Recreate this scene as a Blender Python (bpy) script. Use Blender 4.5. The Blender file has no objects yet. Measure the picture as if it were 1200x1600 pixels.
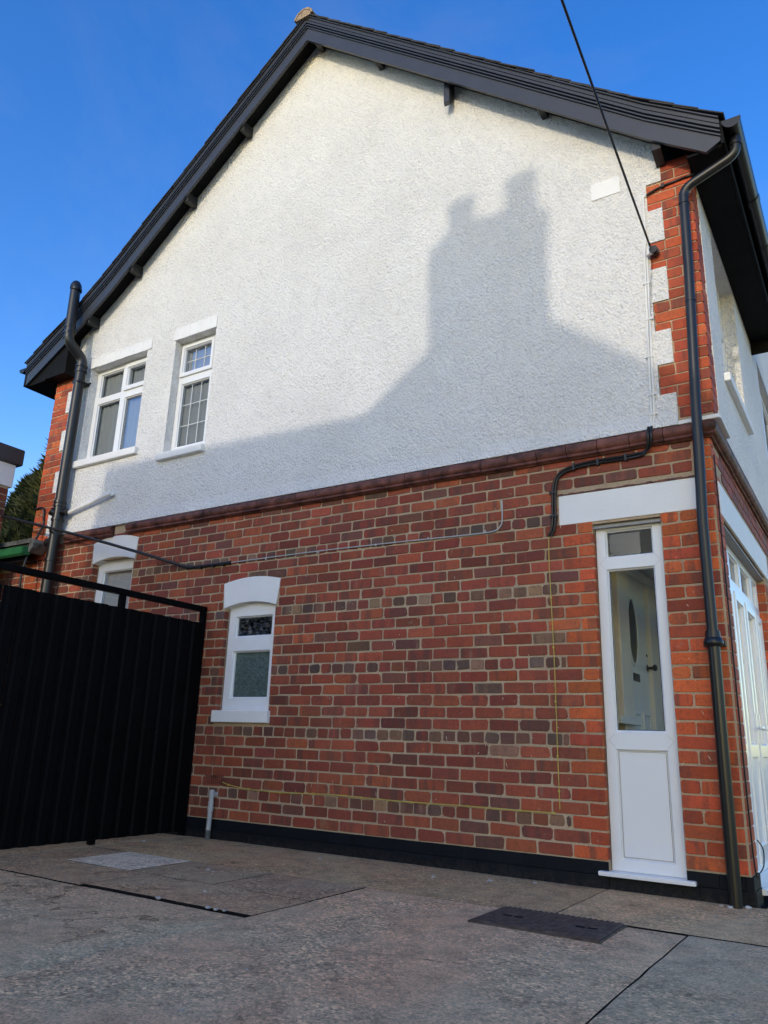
import bpy, bmesh, math, random
from mathutils import Vector, Matrix, noise as mnoise

random.seed(11)
S = bpy.context.scene
COL = S.collection
R = math.radians

# ------------------------------------------------------------------ camera, sky, sun, exposure
CAM = Vector((0.729, -5.231, 0.678))
yaw, pit, rol = 0.5718895801117553, 0.29024888851110925, 0.03233956510960331
fw = Vector((-math.sin(yaw)*math.cos(pit), math.cos(yaw)*math.cos(pit), math.sin(pit)))
rt0 = Vector((math.cos(yaw), math.sin(yaw), 0)); up0 = rt0.cross(fw)
rt = math.cos(rol)*rt0 + math.sin(rol)*up0
up = -math.sin(rol)*rt0 + math.cos(rol)*up0
cd = bpy.data.cameras.new('camera'); cam = bpy.data.objects.new('camera', cd); COL.objects.link(cam)
cam.matrix_world = Matrix(((rt.x, up.x, -fw.x, CAM.x), (rt.y, up.y, -fw.y, CAM.y), (rt.z, up.z, -fw.z, CAM.z), (0, 0, 0, 1)))
cd.sensor_fit = 'HORIZONTAL'; cd.sensor_width = 36; cd.lens = 36*1201.413/1200
cd.clip_start = 0.05; cd.clip_end = 2000
S.camera = cam
S.cycles.max_bounces = 8

TX, TZ = -0.045, 0.29                        # light travels (TX, 1, -TZ)
to_sun = Vector((-TX, -1, TZ)).normalized()
w = bpy.data.worlds.new("World"); S.world = w; w.use_nodes = True
w.cycles.sampling_method = 'MANUAL'; w.cycles.sample_map_resolution = 1024
nt = w.node_tree
for n in list(nt.nodes): nt.nodes.remove(n)
sky = nt.nodes.new('ShaderNodeTexSky'); sky.sky_type = 'NISHITA'; sky.sun_disc = False
sky.sun_elevation = math.asin(to_sun.z)
sky.sun_rotation = math.atan2(to_sun.x, to_sun.y)
sky.air_density = 1.0; sky.dust_density = 0.7; sky.ozone_density = 1.0; sky.altitude = 50
bg = nt.nodes.new('ShaderNodeBackground'); bg.inputs[1].default_value = 0.15
wo = nt.nodes.new('ShaderNodeOutputWorld')
hsv = nt.nodes.new('ShaderNodeHueSaturation'); hsv.inputs['Saturation'].default_value = 1.52; hsv.inputs['Value'].default_value = 5.0; hsv.inputs['Hue'].default_value = 0.519
nt.links.new(sky.outputs[0], hsv.inputs['Color']); 
tcw = nt.nodes.new('ShaderNodeTexCoord'); mpw = nt.nodes.new('ShaderNodeMapping'); mpw.inputs['Scale'].default_value = (1.2, 1.2, 2.6)
nzw = nt.nodes.new('ShaderNodeTexNoise'); nzw.inputs['Scale'].default_value = 1.3; nzw.inputs['Detail'].default_value = 7; nzw.inputs['Roughness'].default_value = .6; nzw.inputs['Distortion'].default_value = .5
rpw = nt.nodes.new('ShaderNodeMapRange'); rpw.inputs[1].default_value = .48; rpw.inputs[2].default_value = .80; rpw.inputs[3].default_value = .03; rpw.inputs[4].default_value = .25
mxw = nt.nodes.new('ShaderNodeMix'); mxw.data_type = 'RGBA'; mxw.inputs[7].default_value = (6.5, 7.0, 7.8, 1)      # thin high haze
nt.links.new(tcw.outputs['Generated'], mpw.inputs[0]); nt.links.new(mpw.outputs[0], nzw.inputs['Vector']); nt.links.new(nzw.outputs[0], rpw.inputs[0])
nt.links.new(rpw.outputs[0], mxw.inputs[0]); nt.links.new(hsv.outputs[0], mxw.inputs[6]); nt.links.new(mxw.outputs[2], bg.inputs[0]); nt.links.new(bg.outputs[0], wo.inputs[0])
sl = bpy.data.lights.new('sun', 'SUN'); sun = bpy.data.objects.new('sun', sl); COL.objects.link(sun)
sl.energy = 3.0; sl.angle = R(0.34); sl.color = (1.0, 0.89, 0.73)
sun.rotation_euler = to_sun.to_track_quat('Z', 'Y').to_euler(); sun.location = (0, -30, 20)
S.view_settings.view_transform = 'Standard'; S.view_settings.look = 'None'
S.view_settings.exposure = -1.10; S.view_settings.gamma = 1.0; S.view_settings.use_curve_mapping = False

# ------------------------------------------------------------------ materials
class NT:
    def __init__(s, name):
        m = bpy.data.materials.new(name); m.use_nodes = True; s.m = m; s.t = m.node_tree
        s.b = s.t.nodes['Principled BSDF']; s.out = s.t.nodes['Material Output']
    def n(s, ty, **kw):
        x = s.t.nodes.new(ty)
        for k, v in kw.items(): setattr(x, k, v)
        return x
    def l(s, a, b): s.t.links.new(a, b)
    def pos(s, scale=(1, 1, 1)):
        g = s.n('ShaderNodeNewGeometry'); mp = s.n('ShaderNodeMapping'); mp.inputs['Scale'].default_value = scale
        s.l(g.outputs['Position'], mp.inputs[0]); return mp.outputs[0]
    def noise(s, vec, scale, detail=4, rough=.55, dist=0):
        x = s.n('ShaderNodeTexNoise'); x.inputs['Scale'].default_value = scale; x.inputs['Detail'].default_value = detail
        x.inputs['Roughness'].default_value = rough; x.inputs['Distortion'].default_value = dist
        if vec is not None: s.l(vec, x.inputs['Vector'])
        return x.outputs[0]
    def voro(s, vec, scale, feature='F1'):
        x = s.n('ShaderNodeTexVoronoi', feature=feature); x.inputs['Scale'].default_value = scale
        s.l(vec, x.inputs['Vector']); return x.outputs[0]
    def ramp(s, fac, stops):
        x = s.n('ShaderNodeValToRGB'); e = x.color_ramp.elements
        while len(e) < len(stops): e.new(.5)
        for el, (p, c) in zip(e, stops):
            el.position = p; el.color = (c, c, c, 1) if isinstance(c, (int, float)) else (*c, 1)
        s.l(fac, x.inputs[0]); return x.outputs[0]
    def mix(s, fac, a, b, mode='MIX'):
        x = s.n('ShaderNodeMix', data_type='RGBA', blend_type=mode)
        for i, v in ((0, fac), (6, a), (7, b)):
            if isinstance(v, (int, float)): x.inputs[i].default_value = v if i == 0 else (v, v, v, 1)
            elif isinstance(v, tuple): x.inputs[i].default_value = (*v, 1)
            else: s.l(v, x.inputs[i])
        return x.outputs[2]
    def math(s, op, a, b=0):
        x = s.n('ShaderNodeMath', operation=op)
        for i, v in ((0, a), (1, b)):
            if isinstance(v, (int, float)): x.inputs[i].default_value = v
            else: s.l(v, x.inputs[i])
        return x.outputs[0]
    def bump(s, h, strength=.5, dist=.01, prev=None):
        x = s.n('ShaderNodeBump'); x.inputs['Strength'].default_value = strength; x.inputs['Distance'].default_value = dist
        s.l(h, x.inputs['Height'])
        if prev is not None: s.l(prev, x.inputs['Normal'])
        return x.outputs[0]
    def base(s, c, rough=.6, normal=None, spec=.5, metal=0):
        if isinstance(c, tuple): s.b.inputs['Base Color'].default_value = (*c, 1)
        else: s.l(c, s.b.inputs['Base Color'])
        if isinstance(rough, (int, float)): s.b.inputs['Roughness'].default_value = rough
        else: s.l(rough, s.b.inputs['Roughness'])
        s.b.inputs['Specular IOR Level'].default_value = spec; s.b.inputs['Metallic'].default_value = metal
        if normal is not None: s.l(normal, s.b.inputs['Normal'])
        return s.m

def simple(name, c, rough=.5, var=.12, nscale=6, bump=.0, bscale=60, bdist=.004, spec=.5):
    t = NT(name); p = t.pos()
    n = t.noise(p, nscale, 5)
    lo = tuple(max(0, v*(1-var)) for v in c); hi = tuple(v*(1+var) for v in c)
    col = t.ramp(n, [(.3, lo), (.7, hi)])
    nm = t.bump(t.noise(p, bscale, 3), bump, bdist) if bump else None
    return t.base(col, rough, nm, spec)

def m_roughcast():
    t = NT('roughcast_white'); p = t.pos()
    big = t.noise(p, 1.3, 6, .6); mid = t.noise(p, 9, 4)
    c = t.mix(t.ramp(big, [(.35, 0.), (.68, 1.)]), (.90, .89, .865), (.82, .805, .775))
    c = t.mix(t.ramp(mid, [(.48, 0.), (.75, .35)]), c, (.74, .725, .695))
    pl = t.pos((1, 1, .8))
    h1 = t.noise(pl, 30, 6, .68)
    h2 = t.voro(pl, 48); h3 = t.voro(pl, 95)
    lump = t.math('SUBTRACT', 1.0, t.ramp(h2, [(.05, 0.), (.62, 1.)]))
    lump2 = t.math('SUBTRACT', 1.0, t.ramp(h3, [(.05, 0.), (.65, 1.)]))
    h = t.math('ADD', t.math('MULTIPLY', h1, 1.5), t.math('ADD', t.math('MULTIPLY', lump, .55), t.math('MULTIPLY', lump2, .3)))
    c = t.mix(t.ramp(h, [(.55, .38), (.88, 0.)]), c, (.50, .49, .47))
    return t.base(c, .88, t.bump(h, 1.0, .0155), .2)

def m_brick(name, single):
    t = NT(name)
    if single:
        oi = t.n('ShaderNodeObjectInfo'); colr, rnd = oi.outputs['Color'], oi.outputs['Random']
    else:
        at = t.n('ShaderNodeAttribute', attribute_name='bcol'); colr, rnd = at.outputs['Color'], at.outputs['Alpha']
    g = t.n('ShaderNodeNewGeometry')
    cmb = t.n('ShaderNodeCombineXYZ'); t.l(t.math('MULTIPLY', rnd, 37.), cmb.inputs[0]); t.l(t.math('MULTIPLY', rnd, 91.), cmb.inputs[1])
    add = t.n('ShaderNodeVectorMath', operation='ADD'); t.l(g.outputs['Position'], add.inputs[0]); t.l(cmb.outputs[0], add.inputs[1])
    mp = t.n('ShaderNodeMapping'); mp.inputs['Scale'].default_value = (15, 15, 2.2); t.l(add.outputs[0], mp.inputs[0])
    band = t.noise(mp.outputs[0], 1.0, 1.5, .5)                      # kiln bands: dark upright stripes
    amt = t.ramp(rnd, [(.15, .0), (.75, .9)])
    bf = t.math('MULTIPLY', t.ramp(band, [(.50, 0.), (.60, 1.)]), amt)
    c = t.mix(bf, colr, t.mix(.6, colr, (.075, .050, .042)))
    c = t.mix(t.math('MULTIPLY', t.ramp(band, [(.26, 1.), (.36, 0.)]), t.math('MULTIPLY', amt, .5)), c, (.30, .20, .13))
    fine = t.noise(add.outputs[0], 45, 6, .65)
    c = t.mix(t.ramp(fine, [(.28, .8), (.50, 0.)]), c, t.mix(.62, c, (.04, .024, .020)))
    c = t.mix(t.ramp(fine, [(.58, 0.), (.82, .32)]), c, (.46, .20, .11))
    wear = t.noise(g.outputs['Position'], .9, 4, .6)
    c = t.mix(t.ramp(wear, [(.30, .40), (.52, 0.)]), c, t.mix(.55, c, (.085, .050, .042)))
    c = t.mix(t.ramp(wear, [(.52, 0.), (.74, .30)]), c, t.mix(.5, c, (.50, .18, .09)))
    soft = t.noise(add.outputs[0], 9, 3)
    c = t.mix(t.ramp(soft, [(.35, .35), (.6, 0.)]), c, t.mix(.5, c, (.10, .05, .04)))
    sm = t.noise(g.outputs['Position'], 13, 5, .7)
    c = t.mix(t.ramp(sm, [(.63, 0.), (.72, .38)]), c, (.42, .31, .21))           # old mortar smears
    pit = t.voro(add.outputs[0], 70)
    h = t.math('ADD', t.math('MULTIPLY', fine, .8), t.ramp(pit, [(.0, 0.), (.18, .5)]))
    return t.base(c, t.ramp(fine, [(.3, .6), (.7, .85)]), t.bump(h, .8, .006), .3)

def m_mortar(name, a, b):
    t = NT(name); p = t.pos()
    n1, n2 = t.noise(p, 2.2, 5), t.noise(p, 60, 4, .7)
    c = t.mix(t.ramp(n1, [(.35, 0.), (.65, 1.)]), a, b)
    c = t.mix(t.ramp(n2, [(.3, .5), (.55, 0.)]), c, tuple(v*.55 for v in a))
    return t.base(c, .95, t.bump(n2, .8, .006), .1)

def m_concrete():
    t = NT('concrete'); p = t.pos()
    oi = t.n('ShaderNodeObjectInfo')
    base = oi.outputs['Color']
    big = t.noise(p, 1.1, 6, .6, .4); mid = t.noise(p, 6, 7, .68); fine = t.noise(p, 110, 5, .8)
    vc = t.n('ShaderNodeTexVoronoi'); vc.inputs['Scale'].default_value = 75; t.l(p, vc.inputs['Vector'])
    sep = t.n('ShaderNodeSeparateColor'); t.l(vc.outputs['Color'], sep.inputs[0])
    agg = sep.outputs[0]                                            # exposed aggregate, stone by stone
    def mul(c, k): return t.mix(1.0, c, k, 'MULTIPLY')
    c = t.mix(t.ramp(big, [(.38, 0.), (.62, 1.)]), base, mul(base, (1.06, .90, .86)))
    c = mul(c, t.ramp(mid, [(.30, (.70, .69, .69)), (.50, (1., 1., 1.)), (.72, (1.22, 1.2, 1.16))]))
    worn = t.ramp(t.noise(p, 1.7, 4), [(.40, .25), (.62, 1.)])
    c = t.mix(worn, c, mul(c, t.ramp(agg, [(.0, (.50, .48, .47)), (.30, (.88, .88, .88)), (.80, (1.12, 1.1, 1.08)), (1., (1.7, 1.65, 1.55))])))
    c = mul(c, t.ramp(fine, [(.34, (.50, .48, .46)), (.49, (1., 1., 1.)), (.68, (1.5, 1.44, 1.36))]))
    stain = t.noise(p, 2.6, 5, .6, 1.0)
    c = t.mix(t.ramp(stain, [(.60, 0.), (.75, .5)]), c, mul(c, (.45, .45, .48)))
    nz = t.n('ShaderNodeTexNoise'); nz.inputs['Scale'].default_value = 3.2; nz.inputs['Detail'].default_value = 8; nz.inputs['Roughness'].default_value = .7; t.l(p, nz.inputs['Vector'])
    warp = t.n('ShaderNodeMix', data_type='VECTOR'); warp.inputs[0].default_value = .30
    t.l(p, warp.inputs[4]); t.l(nz.outputs[1], warp.inputs[5])
    cr = t.voro(warp.outputs[1], 1.1, 'DISTANCE_TO_EDGE')
    cmask = t.math('MULTIPLY', t.ramp(cr, [(.0, 1.), (.0062, 0.)]), t.math('MULTIPLY', t.ramp(big, [(.50, 0.), (.60, .9)]), t.ramp(mid, [(.40, 0.), (.55, 1.)])))
    c = t.mix(cmask, c, mul(c, (.14, .13, .12)))
    h = t.math('ADD', t.math('MULTIPLY', fine, 1.2), t.math('MULTIPLY', mid, 2.0))
    h = t.math('ADD', h, t.math('MULTIPLY', t.math('SUBTRACT', .6, vc.outputs[0]), t.math('MULTIPLY', worn, .8)))
    h = t.math('SUBTRACT', h, t.math('MULTIPLY', cmask, 1.5))
    return t.base(c, .92, t.bump(h, .9, .007), .15)

def m_glass(name, tint=(.82, .87, .86), boost=2.0, rough=.0, bump=None):
    t = NT(name)
    fr = t.n('ShaderNodeFresnel'); fr.inputs[0].default_value = 1.5
    fac = t.math('MINIMUM', t.math('MULTIPLY', fr.outputs[0], boost), .95)
    tr = t.n('ShaderNodeBsdfTransparent'); tr.inputs[0].default_value = (*tint, 1)
    gl = t.n('ShaderNodeBsdfGlossy'); gl.inputs['Roughness'].default_value = rough; gl.inputs[0].default_value = (.95, .97, 1, 1)
    if bump:
        p = t.pos(bump[2]); h = t.noise(p, bump[0], 3, .5, bump[3]) if bump[4] == 'n' else t.voro(p, bump[0])
        nm = t.bump(h, 1.0, bump[1]); t.l(nm, gl.inputs['Normal']); t.l(nm, fr.inputs['Normal'])
    mx = t.n('ShaderNodeMixShader'); t.l(fac, mx.inputs[0]); t.l(tr.outputs[0], mx.inputs[1]); t.l(gl.outputs[0], mx.inputs[2])
    t.l(mx.outputs[0], t.out.inputs[0]); t.t.nodes.remove(t.b)
    return t.m

def m_slate():
    t = NT('slate'); p = t.pos(); n = t.noise(p, 9, 5)
    c = t.ramp(n, [(.3, (.018, .018, .02)), (.7, (.05, .048, .048))])
    return t.base(c, .7, t.bump(t.noise(p, 50, 4), .4, .004), .4)

def m_foliage(name, a, b):
    t = NT(name); at = t.n('ShaderNodeAttribute', attribute_name='bcol')
    c = t.mix(at.outputs['Alpha'], a, b)
    return t.base(c, .7, None, .2)

M = {}
M['roughcast'] = m_roughcast()
M['brick1'] = m_brick('brick_single', True); M['brick2'] = m_brick('brick_joined', False)
M['mortar'] = m_mortar('mortar', (.40, .305, .205), (.53, .41, .28))
M['white_paint'] = simple('white_masonry_paint', (.80, .80, .785), .6, .03, 4, .35, 40, .004, .3)
M['upvc'] = simple('white_upvc', (.80, .81, .815), .28, .015, 2)
M['upvc_old'] = simple('white_window_paint', (.80, .81, .82), .35, .03, 10, .1, 30, .002)
M['white_wood'] = simple('cream_timber', (.74, .71, .62), .45, .05, 6)
M['grey_trim'] = simple('grey_lead_trim', (.30, .29, .27), .6, .1, 20)
M['black_paint'] = simple('black_bitumen_paint', (.0060, .0080, .0115), .6, .3, 5, .3, 25, .006, .15)
def m_plinth():
    t = NT('black_bitumen_paint'); p = t.pos(); n = t.noise(p, 5, 5); n2 = t.noise(p, 38, 5, .7)
    c = t.ramp(n, [(.3, (.0045, .006, .0088)), (.7, (.0075, .010, .0145))])
    sp = t.n('ShaderNodeSeparateXYZ'); t.l(p, sp.inputs[0])
    low = t.n('ShaderNodeMapRange'); t.l(sp.outputs[2], low.inputs[0]); low.inputs[1].default_value = GZ_+.0; low.inputs[2].default_value = GZ_+.085; low.inputs[3].default_value = .32; low.inputs[4].default_value = 0
    c = t.mix(t.math('MULTIPLY', low.outputs[0], t.ramp(n2, [(.42, 0.), (.62, 1.)])), c, (.075, .062, .050))
    return t.base(c, .62, t.bump(n2, .35, .006), .15)
GZ_ = -0.157
M['black_paint'] = m_plinth()
M['gate_black'] = simple('black_gate_paint', (.0022, .0026, .0034), .6, .3, 5, .1, 30, .003, .08)
M['soffit_black'] = simple('black_soffit_board', (.006, .006, .0065), .7, .3, 5, spec=.12)
M['anthracite'] = simple('anthracite_paint', (.030, .034, .044), .42, .12, 5, .1, 40, .002)
M['black_pvc'] = simple('black_plastic', (.0055, .006, .007), .36, .1, 5)
M['dark_pvc'] = simple('dark_grey_plastic', (.009, .010, .012), .40, .1, 5)
M['cable'] = simple('black_cable', (.010, .010, .011), .45, .1, 8)
M['grey_pvc'] = simple('grey_plastic', (.42, .43, .43), .4, .05, 6)
M['green_metal'] = simple('green_gutter_metal', (.022, .15, .055), .4, .25, 10)
M['lead'] = simple('lead_flashing', (.10, .105, .10), .6, .6, 14, .3, 30, .006)
M['iron'] = simple('cast_iron', (.075, .052, .040), .75, .55, 22, .5, 70, .004)
M['slate'] = m_slate()
M['ridge'] = simple('clay_ridge', (.30, .225, .16), .9, .3, 20, .6, 40, .008, .2)
M['terracotta'] = simple('moulded_terracotta', (.125, .046, .034), .6, .75, 11, .5, 50, .006, .35)
M['concrete'] = m_concrete()
M['earth'] = simple('tarmac', (.17, .15, .12), .95, .3, 3, .5, 60, .01, .2)
M['glass'] = m_glass('clear_glass', (.97, .98, .975), .75)
M['glass_plain'] = m_glass('reflective_glass', (.74, .77, .77), .26)
M['glass_obs'] = simple('obscured_glass', (.085, .125, .115), .28, .35, 30, .8, 42, .012, .45)
M['glass_crackle'] = m_glass('crackle_glass', (.30, .33, .33), .8, .05, (15, .05, (1, 1, 1.6), 0, 'v'))
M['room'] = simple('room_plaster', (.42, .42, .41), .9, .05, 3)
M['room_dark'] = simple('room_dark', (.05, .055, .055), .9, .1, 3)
M['curtain'] = simple('net_curtain', (.34, .35, .36), .9, .04, 14)
M['door_grey'] = simple('pale_green_grey_door', (.70, .74, .72), .35, .04, 5)
M['brass_dark'] = simple('dark_bronze', (.02, .018, .016), .3, .1, 9)
M['glass_dark'] = simple('dark_leaded_glass', (.012, .014, .014), .1, .2, 30)
M['gravel'] = simple('pale_grit', (.42, .40, .37), .9, .3, 30)
M['grit_and_shade'] = simple('joint_dirt_and_shade', (.016, .014, .012), .95, .4, 30, .6, 60, .01, .1)  # dirt in the joint bed; also the painted shade on the bay sides
M['yellow'] = simple('yellow_cable', (.50, .38, .08), .45, .1, 12)
M['fleck'] = simple('cream_paint_fleck', (.75, .66, .48), .6, .1, 12)
M['bark'] = simple('bark', (.07, .05, .035), .95, .3, 8, .6, 20, .02, .1)
M['foliage'] = m_foliage('conifer_foliage', (.016, .026, .010), (.085, .085, .026))
M['foliage2'] = m_foliage('conifer_foliage_dark', (.012, .022, .010), (.05, .065, .02))

# ------------------------------------------------------------------ mesh helpers
WO = {}                                       # world origin of every object made here
class MB:
    def __init__(s): s.v = []; s.f = []; s.c = []
    def add(s, vs, fs, col=None):
        o = len(s.v); s.v += [tuple(p) for p in vs]; s.f += [tuple(i+o for i in f) for f in fs]
        s.c += [col or (1, 1, 1, 1)]*len(vs)
    def box(s, x0, x1, y0, y1, z0, z1):
        x0, x1 = min(x0, x1), max(x0, x1); y0, y1 = min(y0, y1), max(y0, y1); z0, z1 = min(z0, z1), max(z0, z1)
        s.add([(x0, y0, z0), (x1, y0, z0), (x1, y1, z0), (x0, y1, z0), (x0, y0, z1), (x1, y0, z1), (x1, y1, z1), (x0, y1, z1)],
              [(0, 3, 2, 1), (4, 5, 6, 7), (0, 1, 5, 4), (1, 2, 6, 5), (2, 3, 7, 6), (3, 0, 4, 7)])
    def prism(s, poly, axis, a0, a1, col=None):
        """poly: 2-D points; axis 'y': (x,z) extruded along y; 'x': (y,z); 'z': (x,y)"""
        n = len(poly)
        area = sum(poly[i][0]*poly[(i+1) % n][1]-poly[(i+1) % n][0]*poly[i][1] for i in range(n))
        if area < 0: poly = poly[::-1]
        mk = {'y': lambda p, a: (p[0], a, p[1]), 'x': lambda p, a: (a, p[0], p[1]), 'z': lambda p, a: (p[0], p[1], a)}[axis]
        vs = [mk(p, a0) for p in poly]+[mk(p, a1) for p in poly]
        fs = [tuple(range(n)), tuple(range(2*n-1, n-1, -1))]+[(i, i+n, (i+1) % n+n, (i+1) % n) for i in range(n)]
        s.add(vs, fs, col)
    def grid(s, us, ws, inside, d0, d1, plane='y'):
        """cells of us x ws where inside(u,w): a slab from d0 (front) to d1, with side faces only on its outline"""
        us = sorted(set(round(a, 5) for a in us)); ws = sorted(set(round(a, 5) for a in ws))
        mk = {'y': lambda u, q, d: (u, d, q), 'x': lambda u, q, d: (d, u, q), 'z': lambda u, q, d: (u, q, d)}[plane]
        nu, nw = len(us)-1, len(ws)-1
        I = [[inside((us[i]+us[i+1])/2, (ws[j]+ws[j+1])/2) for j in range(nw)] for i in range(nu)]
        idx = {}
        def V(i, j, k):
            if (i, j, k) not in idx:
                idx[(i, j, k)] = len(s.v); s.v.append(mk(us[i], ws[j], (d0, d1)[k])); s.c.append((1, 1, 1, 1))
            return idx[(i, j, k)]
        ok = lambda i, j: 0 <= i < nu and 0 <= j < nw and I[i][j]
        for i in range(nu):
            for j in range(nw):
                if not I[i][j]: continue
                s.f.append((V(i, j, 0), V(i+1, j, 0), V(i+1, j+1, 0), V(i, j+1, 0)))
                s.f.append((V(i, j, 1), V(i, j+1, 1), V(i+1, j+1, 1), V(i+1, j, 1)))
                if not ok(i-1, j): s.f.append((V(i, j, 0), V(i, j+1, 0), V(i, j+1, 1), V(i, j, 1)))
                if not ok(i+1, j): s.f.append((V(i+1, j, 0), V(i+1, j, 1), V(i+1, j+1, 1), V(i+1, j+1, 0)))
                if not ok(i, j-1): s.f.append((V(i, j, 0), V(i, j, 1), V(i+1, j, 1), V(i+1, j, 0)))
                if not ok(i, j+1): s.f.append((V(i, j+1, 0), V(i+1, j+1, 0), V(i+1, j+1, 1), V(i, j+1, 1)))
    def tube(s, pts, r, n=12, cap=True):
        P = [Vector(p) for p in pts]; m = len(P)
        rs = r if isinstance(r, (list, tuple)) else [r]*m
        T = []
        for i in range(m):
            a = (P[i]-P[i-1]).normalized() if i > 0 else None; b = (P[i+1]-P[i]).normalized() if i < m-1 else None
            T.append((a+b).normalized() if a is not None and b is not None else (a if a is not None else b))
        u = T[0].orthogonal().normalized(); vs = []
        for i in range(m):
            u = (u-T[i]*u.dot(T[i])).normalized(); q = T[i].cross(u)
            k = 1.0
            if 0 < i < m-1:
                c = (P[i+1]-P[i]).normalized().dot(T[i]); k = 1/max(.6, c)
            for j in range(n):
                a = 2*math.pi*j/n
                vs.append(P[i]+(u*math.cos(a)+q*math.sin(a))*rs[i]*k)
        fs = [(i*n+j, i*n+(j+1) % n, (i+1)*n+(j+1) % n, (i+1)*n+j) for i in range(m-1) for j in range(n)]
        if cap: fs += [tuple(range(n-1, -1, -1)), tuple(range((m-1)*n, m*n))]
        s.add(vs, fs)
    def build(s, name, mat, parent=None, smooth=False, bevel=0, colattr=False, keep=False):
        xs = [p[0] for p in s.v]; ys = [p[1] for p in s.v]; zs = [p[2] for p in s.v]
        o = Vector(((min(xs)+max(xs))/2, (min(ys)+max(ys))/2, min(zs)))
        me = bpy.data.meshes.new(name)
        me.from_pydata([(p[0]-o.x, p[1]-o.y, p[2]-o.z) for p in s.v], [], s.f); me.update()
        bm = bmesh.new(); bm.from_mesh(me); bmesh.ops.recalc_face_normals(bm, faces=bm.faces); bm.to_mesh(me); bm.free()
        if colattr:
            a = me.color_attributes.new('bcol', 'FLOAT_COLOR', 'POINT')
            flat = [q for c in s.c for q in c]; a.data.foreach_set('color', flat)
        me.materials.append(M[mat])
        if smooth: me.polygons.foreach_set('use_smooth', [True]*len(me.polygons))
        ob = bpy.data.objects.new(name, me); COL.objects.link(ob)
        WO[ob] = o
        ob.location = o
        if parent is not None: ob.parent = parent; ob.location = o-WO[parent]
        if bevel:
            b = ob.modifiers.new('bevel', 'BEVEL'); b.width = bevel; b.segments = 2; b.limit_method = 'ANGLE'; b.angle_limit = R(40)
        if smooth:
            try: me.set_sharp_from_angle(angle=R(45))
            except Exception: pass
        return ob

def empty(name, loc, label=None, cat=None, group=None, kind=None):
    o = bpy.data.objects.new(name, None); COL.objects.link(o); o.location = loc; WO[o] = Vector(loc); o.empty_display_size = .2
    return tag(o, label, cat, group, kind)
def tag(o, label=None, cat=None, group=None, kind=None):
    for k, v in (('label', label), ('category', cat), ('group', group), ('kind', kind)):
        if v: o[k] = v
    return o
def boxo(name, mat, parent, *b, bevel=.003):
    m = MB(); m.box(*b); return m.build(name, mat, parent, bevel=bevel)
def arc(p0, c, p1, n=6):
    """quadratic bend from p0 to p1 with corner c"""
    p0, c, p1 = Vector(p0), Vector(c), Vector(p1); out = []
    for i in range(n+1):
        t = i/n; out.append(p0*(1-t)**2+c*2*t*(1-t)+p1*t*t)
    return out
def bend(pts, r=.06, n=5):
    P = [Vector(p) for p in pts]; out = [P[0]]
    for i in range(1, len(P)-1):
        a = (P[i-1]-P[i]); b = (P[i+1]-P[i]); ra = min(r, a.length*.45); rb = min(r, b.length*.45)
        out += arc(P[i]+a.normalized()*ra, P[i], P[i]+b.normalized()*rb, n)
    return out+[P[-1]]

# ------------------------------------------------------------------ ground
GZ = -0.157
g = MB(); g.box(-200, 200, -200, 200, -.6, -.215)
tag(g.build('ground', 'earth'), None, None, None, 'structure')
drive = empty('driveway', (-2, -2, GZ), None, None, None, 'structure')
sub = MB(); sub.box(-14, 8, -11.6, 9, -.2149, GZ-.028); sub.build('joint_bed', 'grit_and_shade', drive)
def bay(name, poly, z=0, color=(.15, .13, .115), step=.12, rough=.0035):
    x0, x1, y0, y1 = poly
    near = x0 < 1.5 and x1 > -5 and y1 > -4.2 and y0 < .3
    nx = max(1, min(60, int((min(x1, 1.5)-max(x0, -5))/step))) if near else 1
    def cuts(a, b, lo, hi, st):
        c = [a]; q = max(a, lo)
        if q > a: c.append(q)
        e = min(b, hi)
        k = max(1, int((e-q)/st))
        if e > q: c += [q+(e-q)*i/k for i in range(1, k+1)]
        if b > e: c.append(b)
        return c
    xs = cuts(x0, x1, -5, 1.6, step); ys = cuts(y0, y1, -4.4, .2, step)
    m = MB(); nx, ny = len(xs), len(ys)
    vs = []
    for j, y in enumerate(ys):
        for i, x in enumerate(xs):
            h = mnoise.noise(Vector((x*2.3, y*2.3, 3.1)))*rough+mnoise.noise(Vector((x*7, y*7, 1.2)))*rough*.5
            e = 0
            dx = dy = 0
            if i in (0, nx-1): dx = mnoise.noise(Vector((x*9, y*9, 7)))*.006; e = -.004
            if j in (0, ny-1): dy = mnoise.noise(Vector((x*9, y*9, 9)))*.006; e = -.004
            vs.append((x+dx, y+dy, GZ+z+h+e))
    fs = [(j*nx+i, j*nx+i+1, (j+1)*nx+i+1, (j+1)*nx+i) for j in range(ny-1) for i in range(nx-1)]
    ring = [i for i in range(nx)]+[j*nx+nx-1 for j in range(1, ny)]+[(ny-1)*nx+i for i in range(nx-2, -1, -1)]+[j*nx for j in range(ny-2, 0, -1)]
    b0 = len(vs); vs += [(vs[i][0], vs[i][1], GZ-.05) for i in ring]
    L = len(ring)
    fs += [(ring[(k+1) % L], ring[k], b0+k, b0+(k+1) % L) for k in range(L)]
    m.add(vs, fs)
    o = m.build(name, 'concrete', drive); o.color = (*color, 1)
    o.data.materials.append(M['grit_and_shade'])                        # bay sides coloured dark, painting in the shadow of the open joints
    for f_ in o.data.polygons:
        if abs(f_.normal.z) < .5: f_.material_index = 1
    return o
bay('concrete_bay', (-4.56, -.882, -1.0, -.004), 0, (0.550, 0.385, 0.207))
bay('concrete_bay', (-.874, 7.9, -.966, -.004), .001, (0.673, 0.473, 0.257))
bay('concrete_bay', (.02, 7.9, .006, 8.9), .0, (0.673, 0.473, 0.257))
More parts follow.
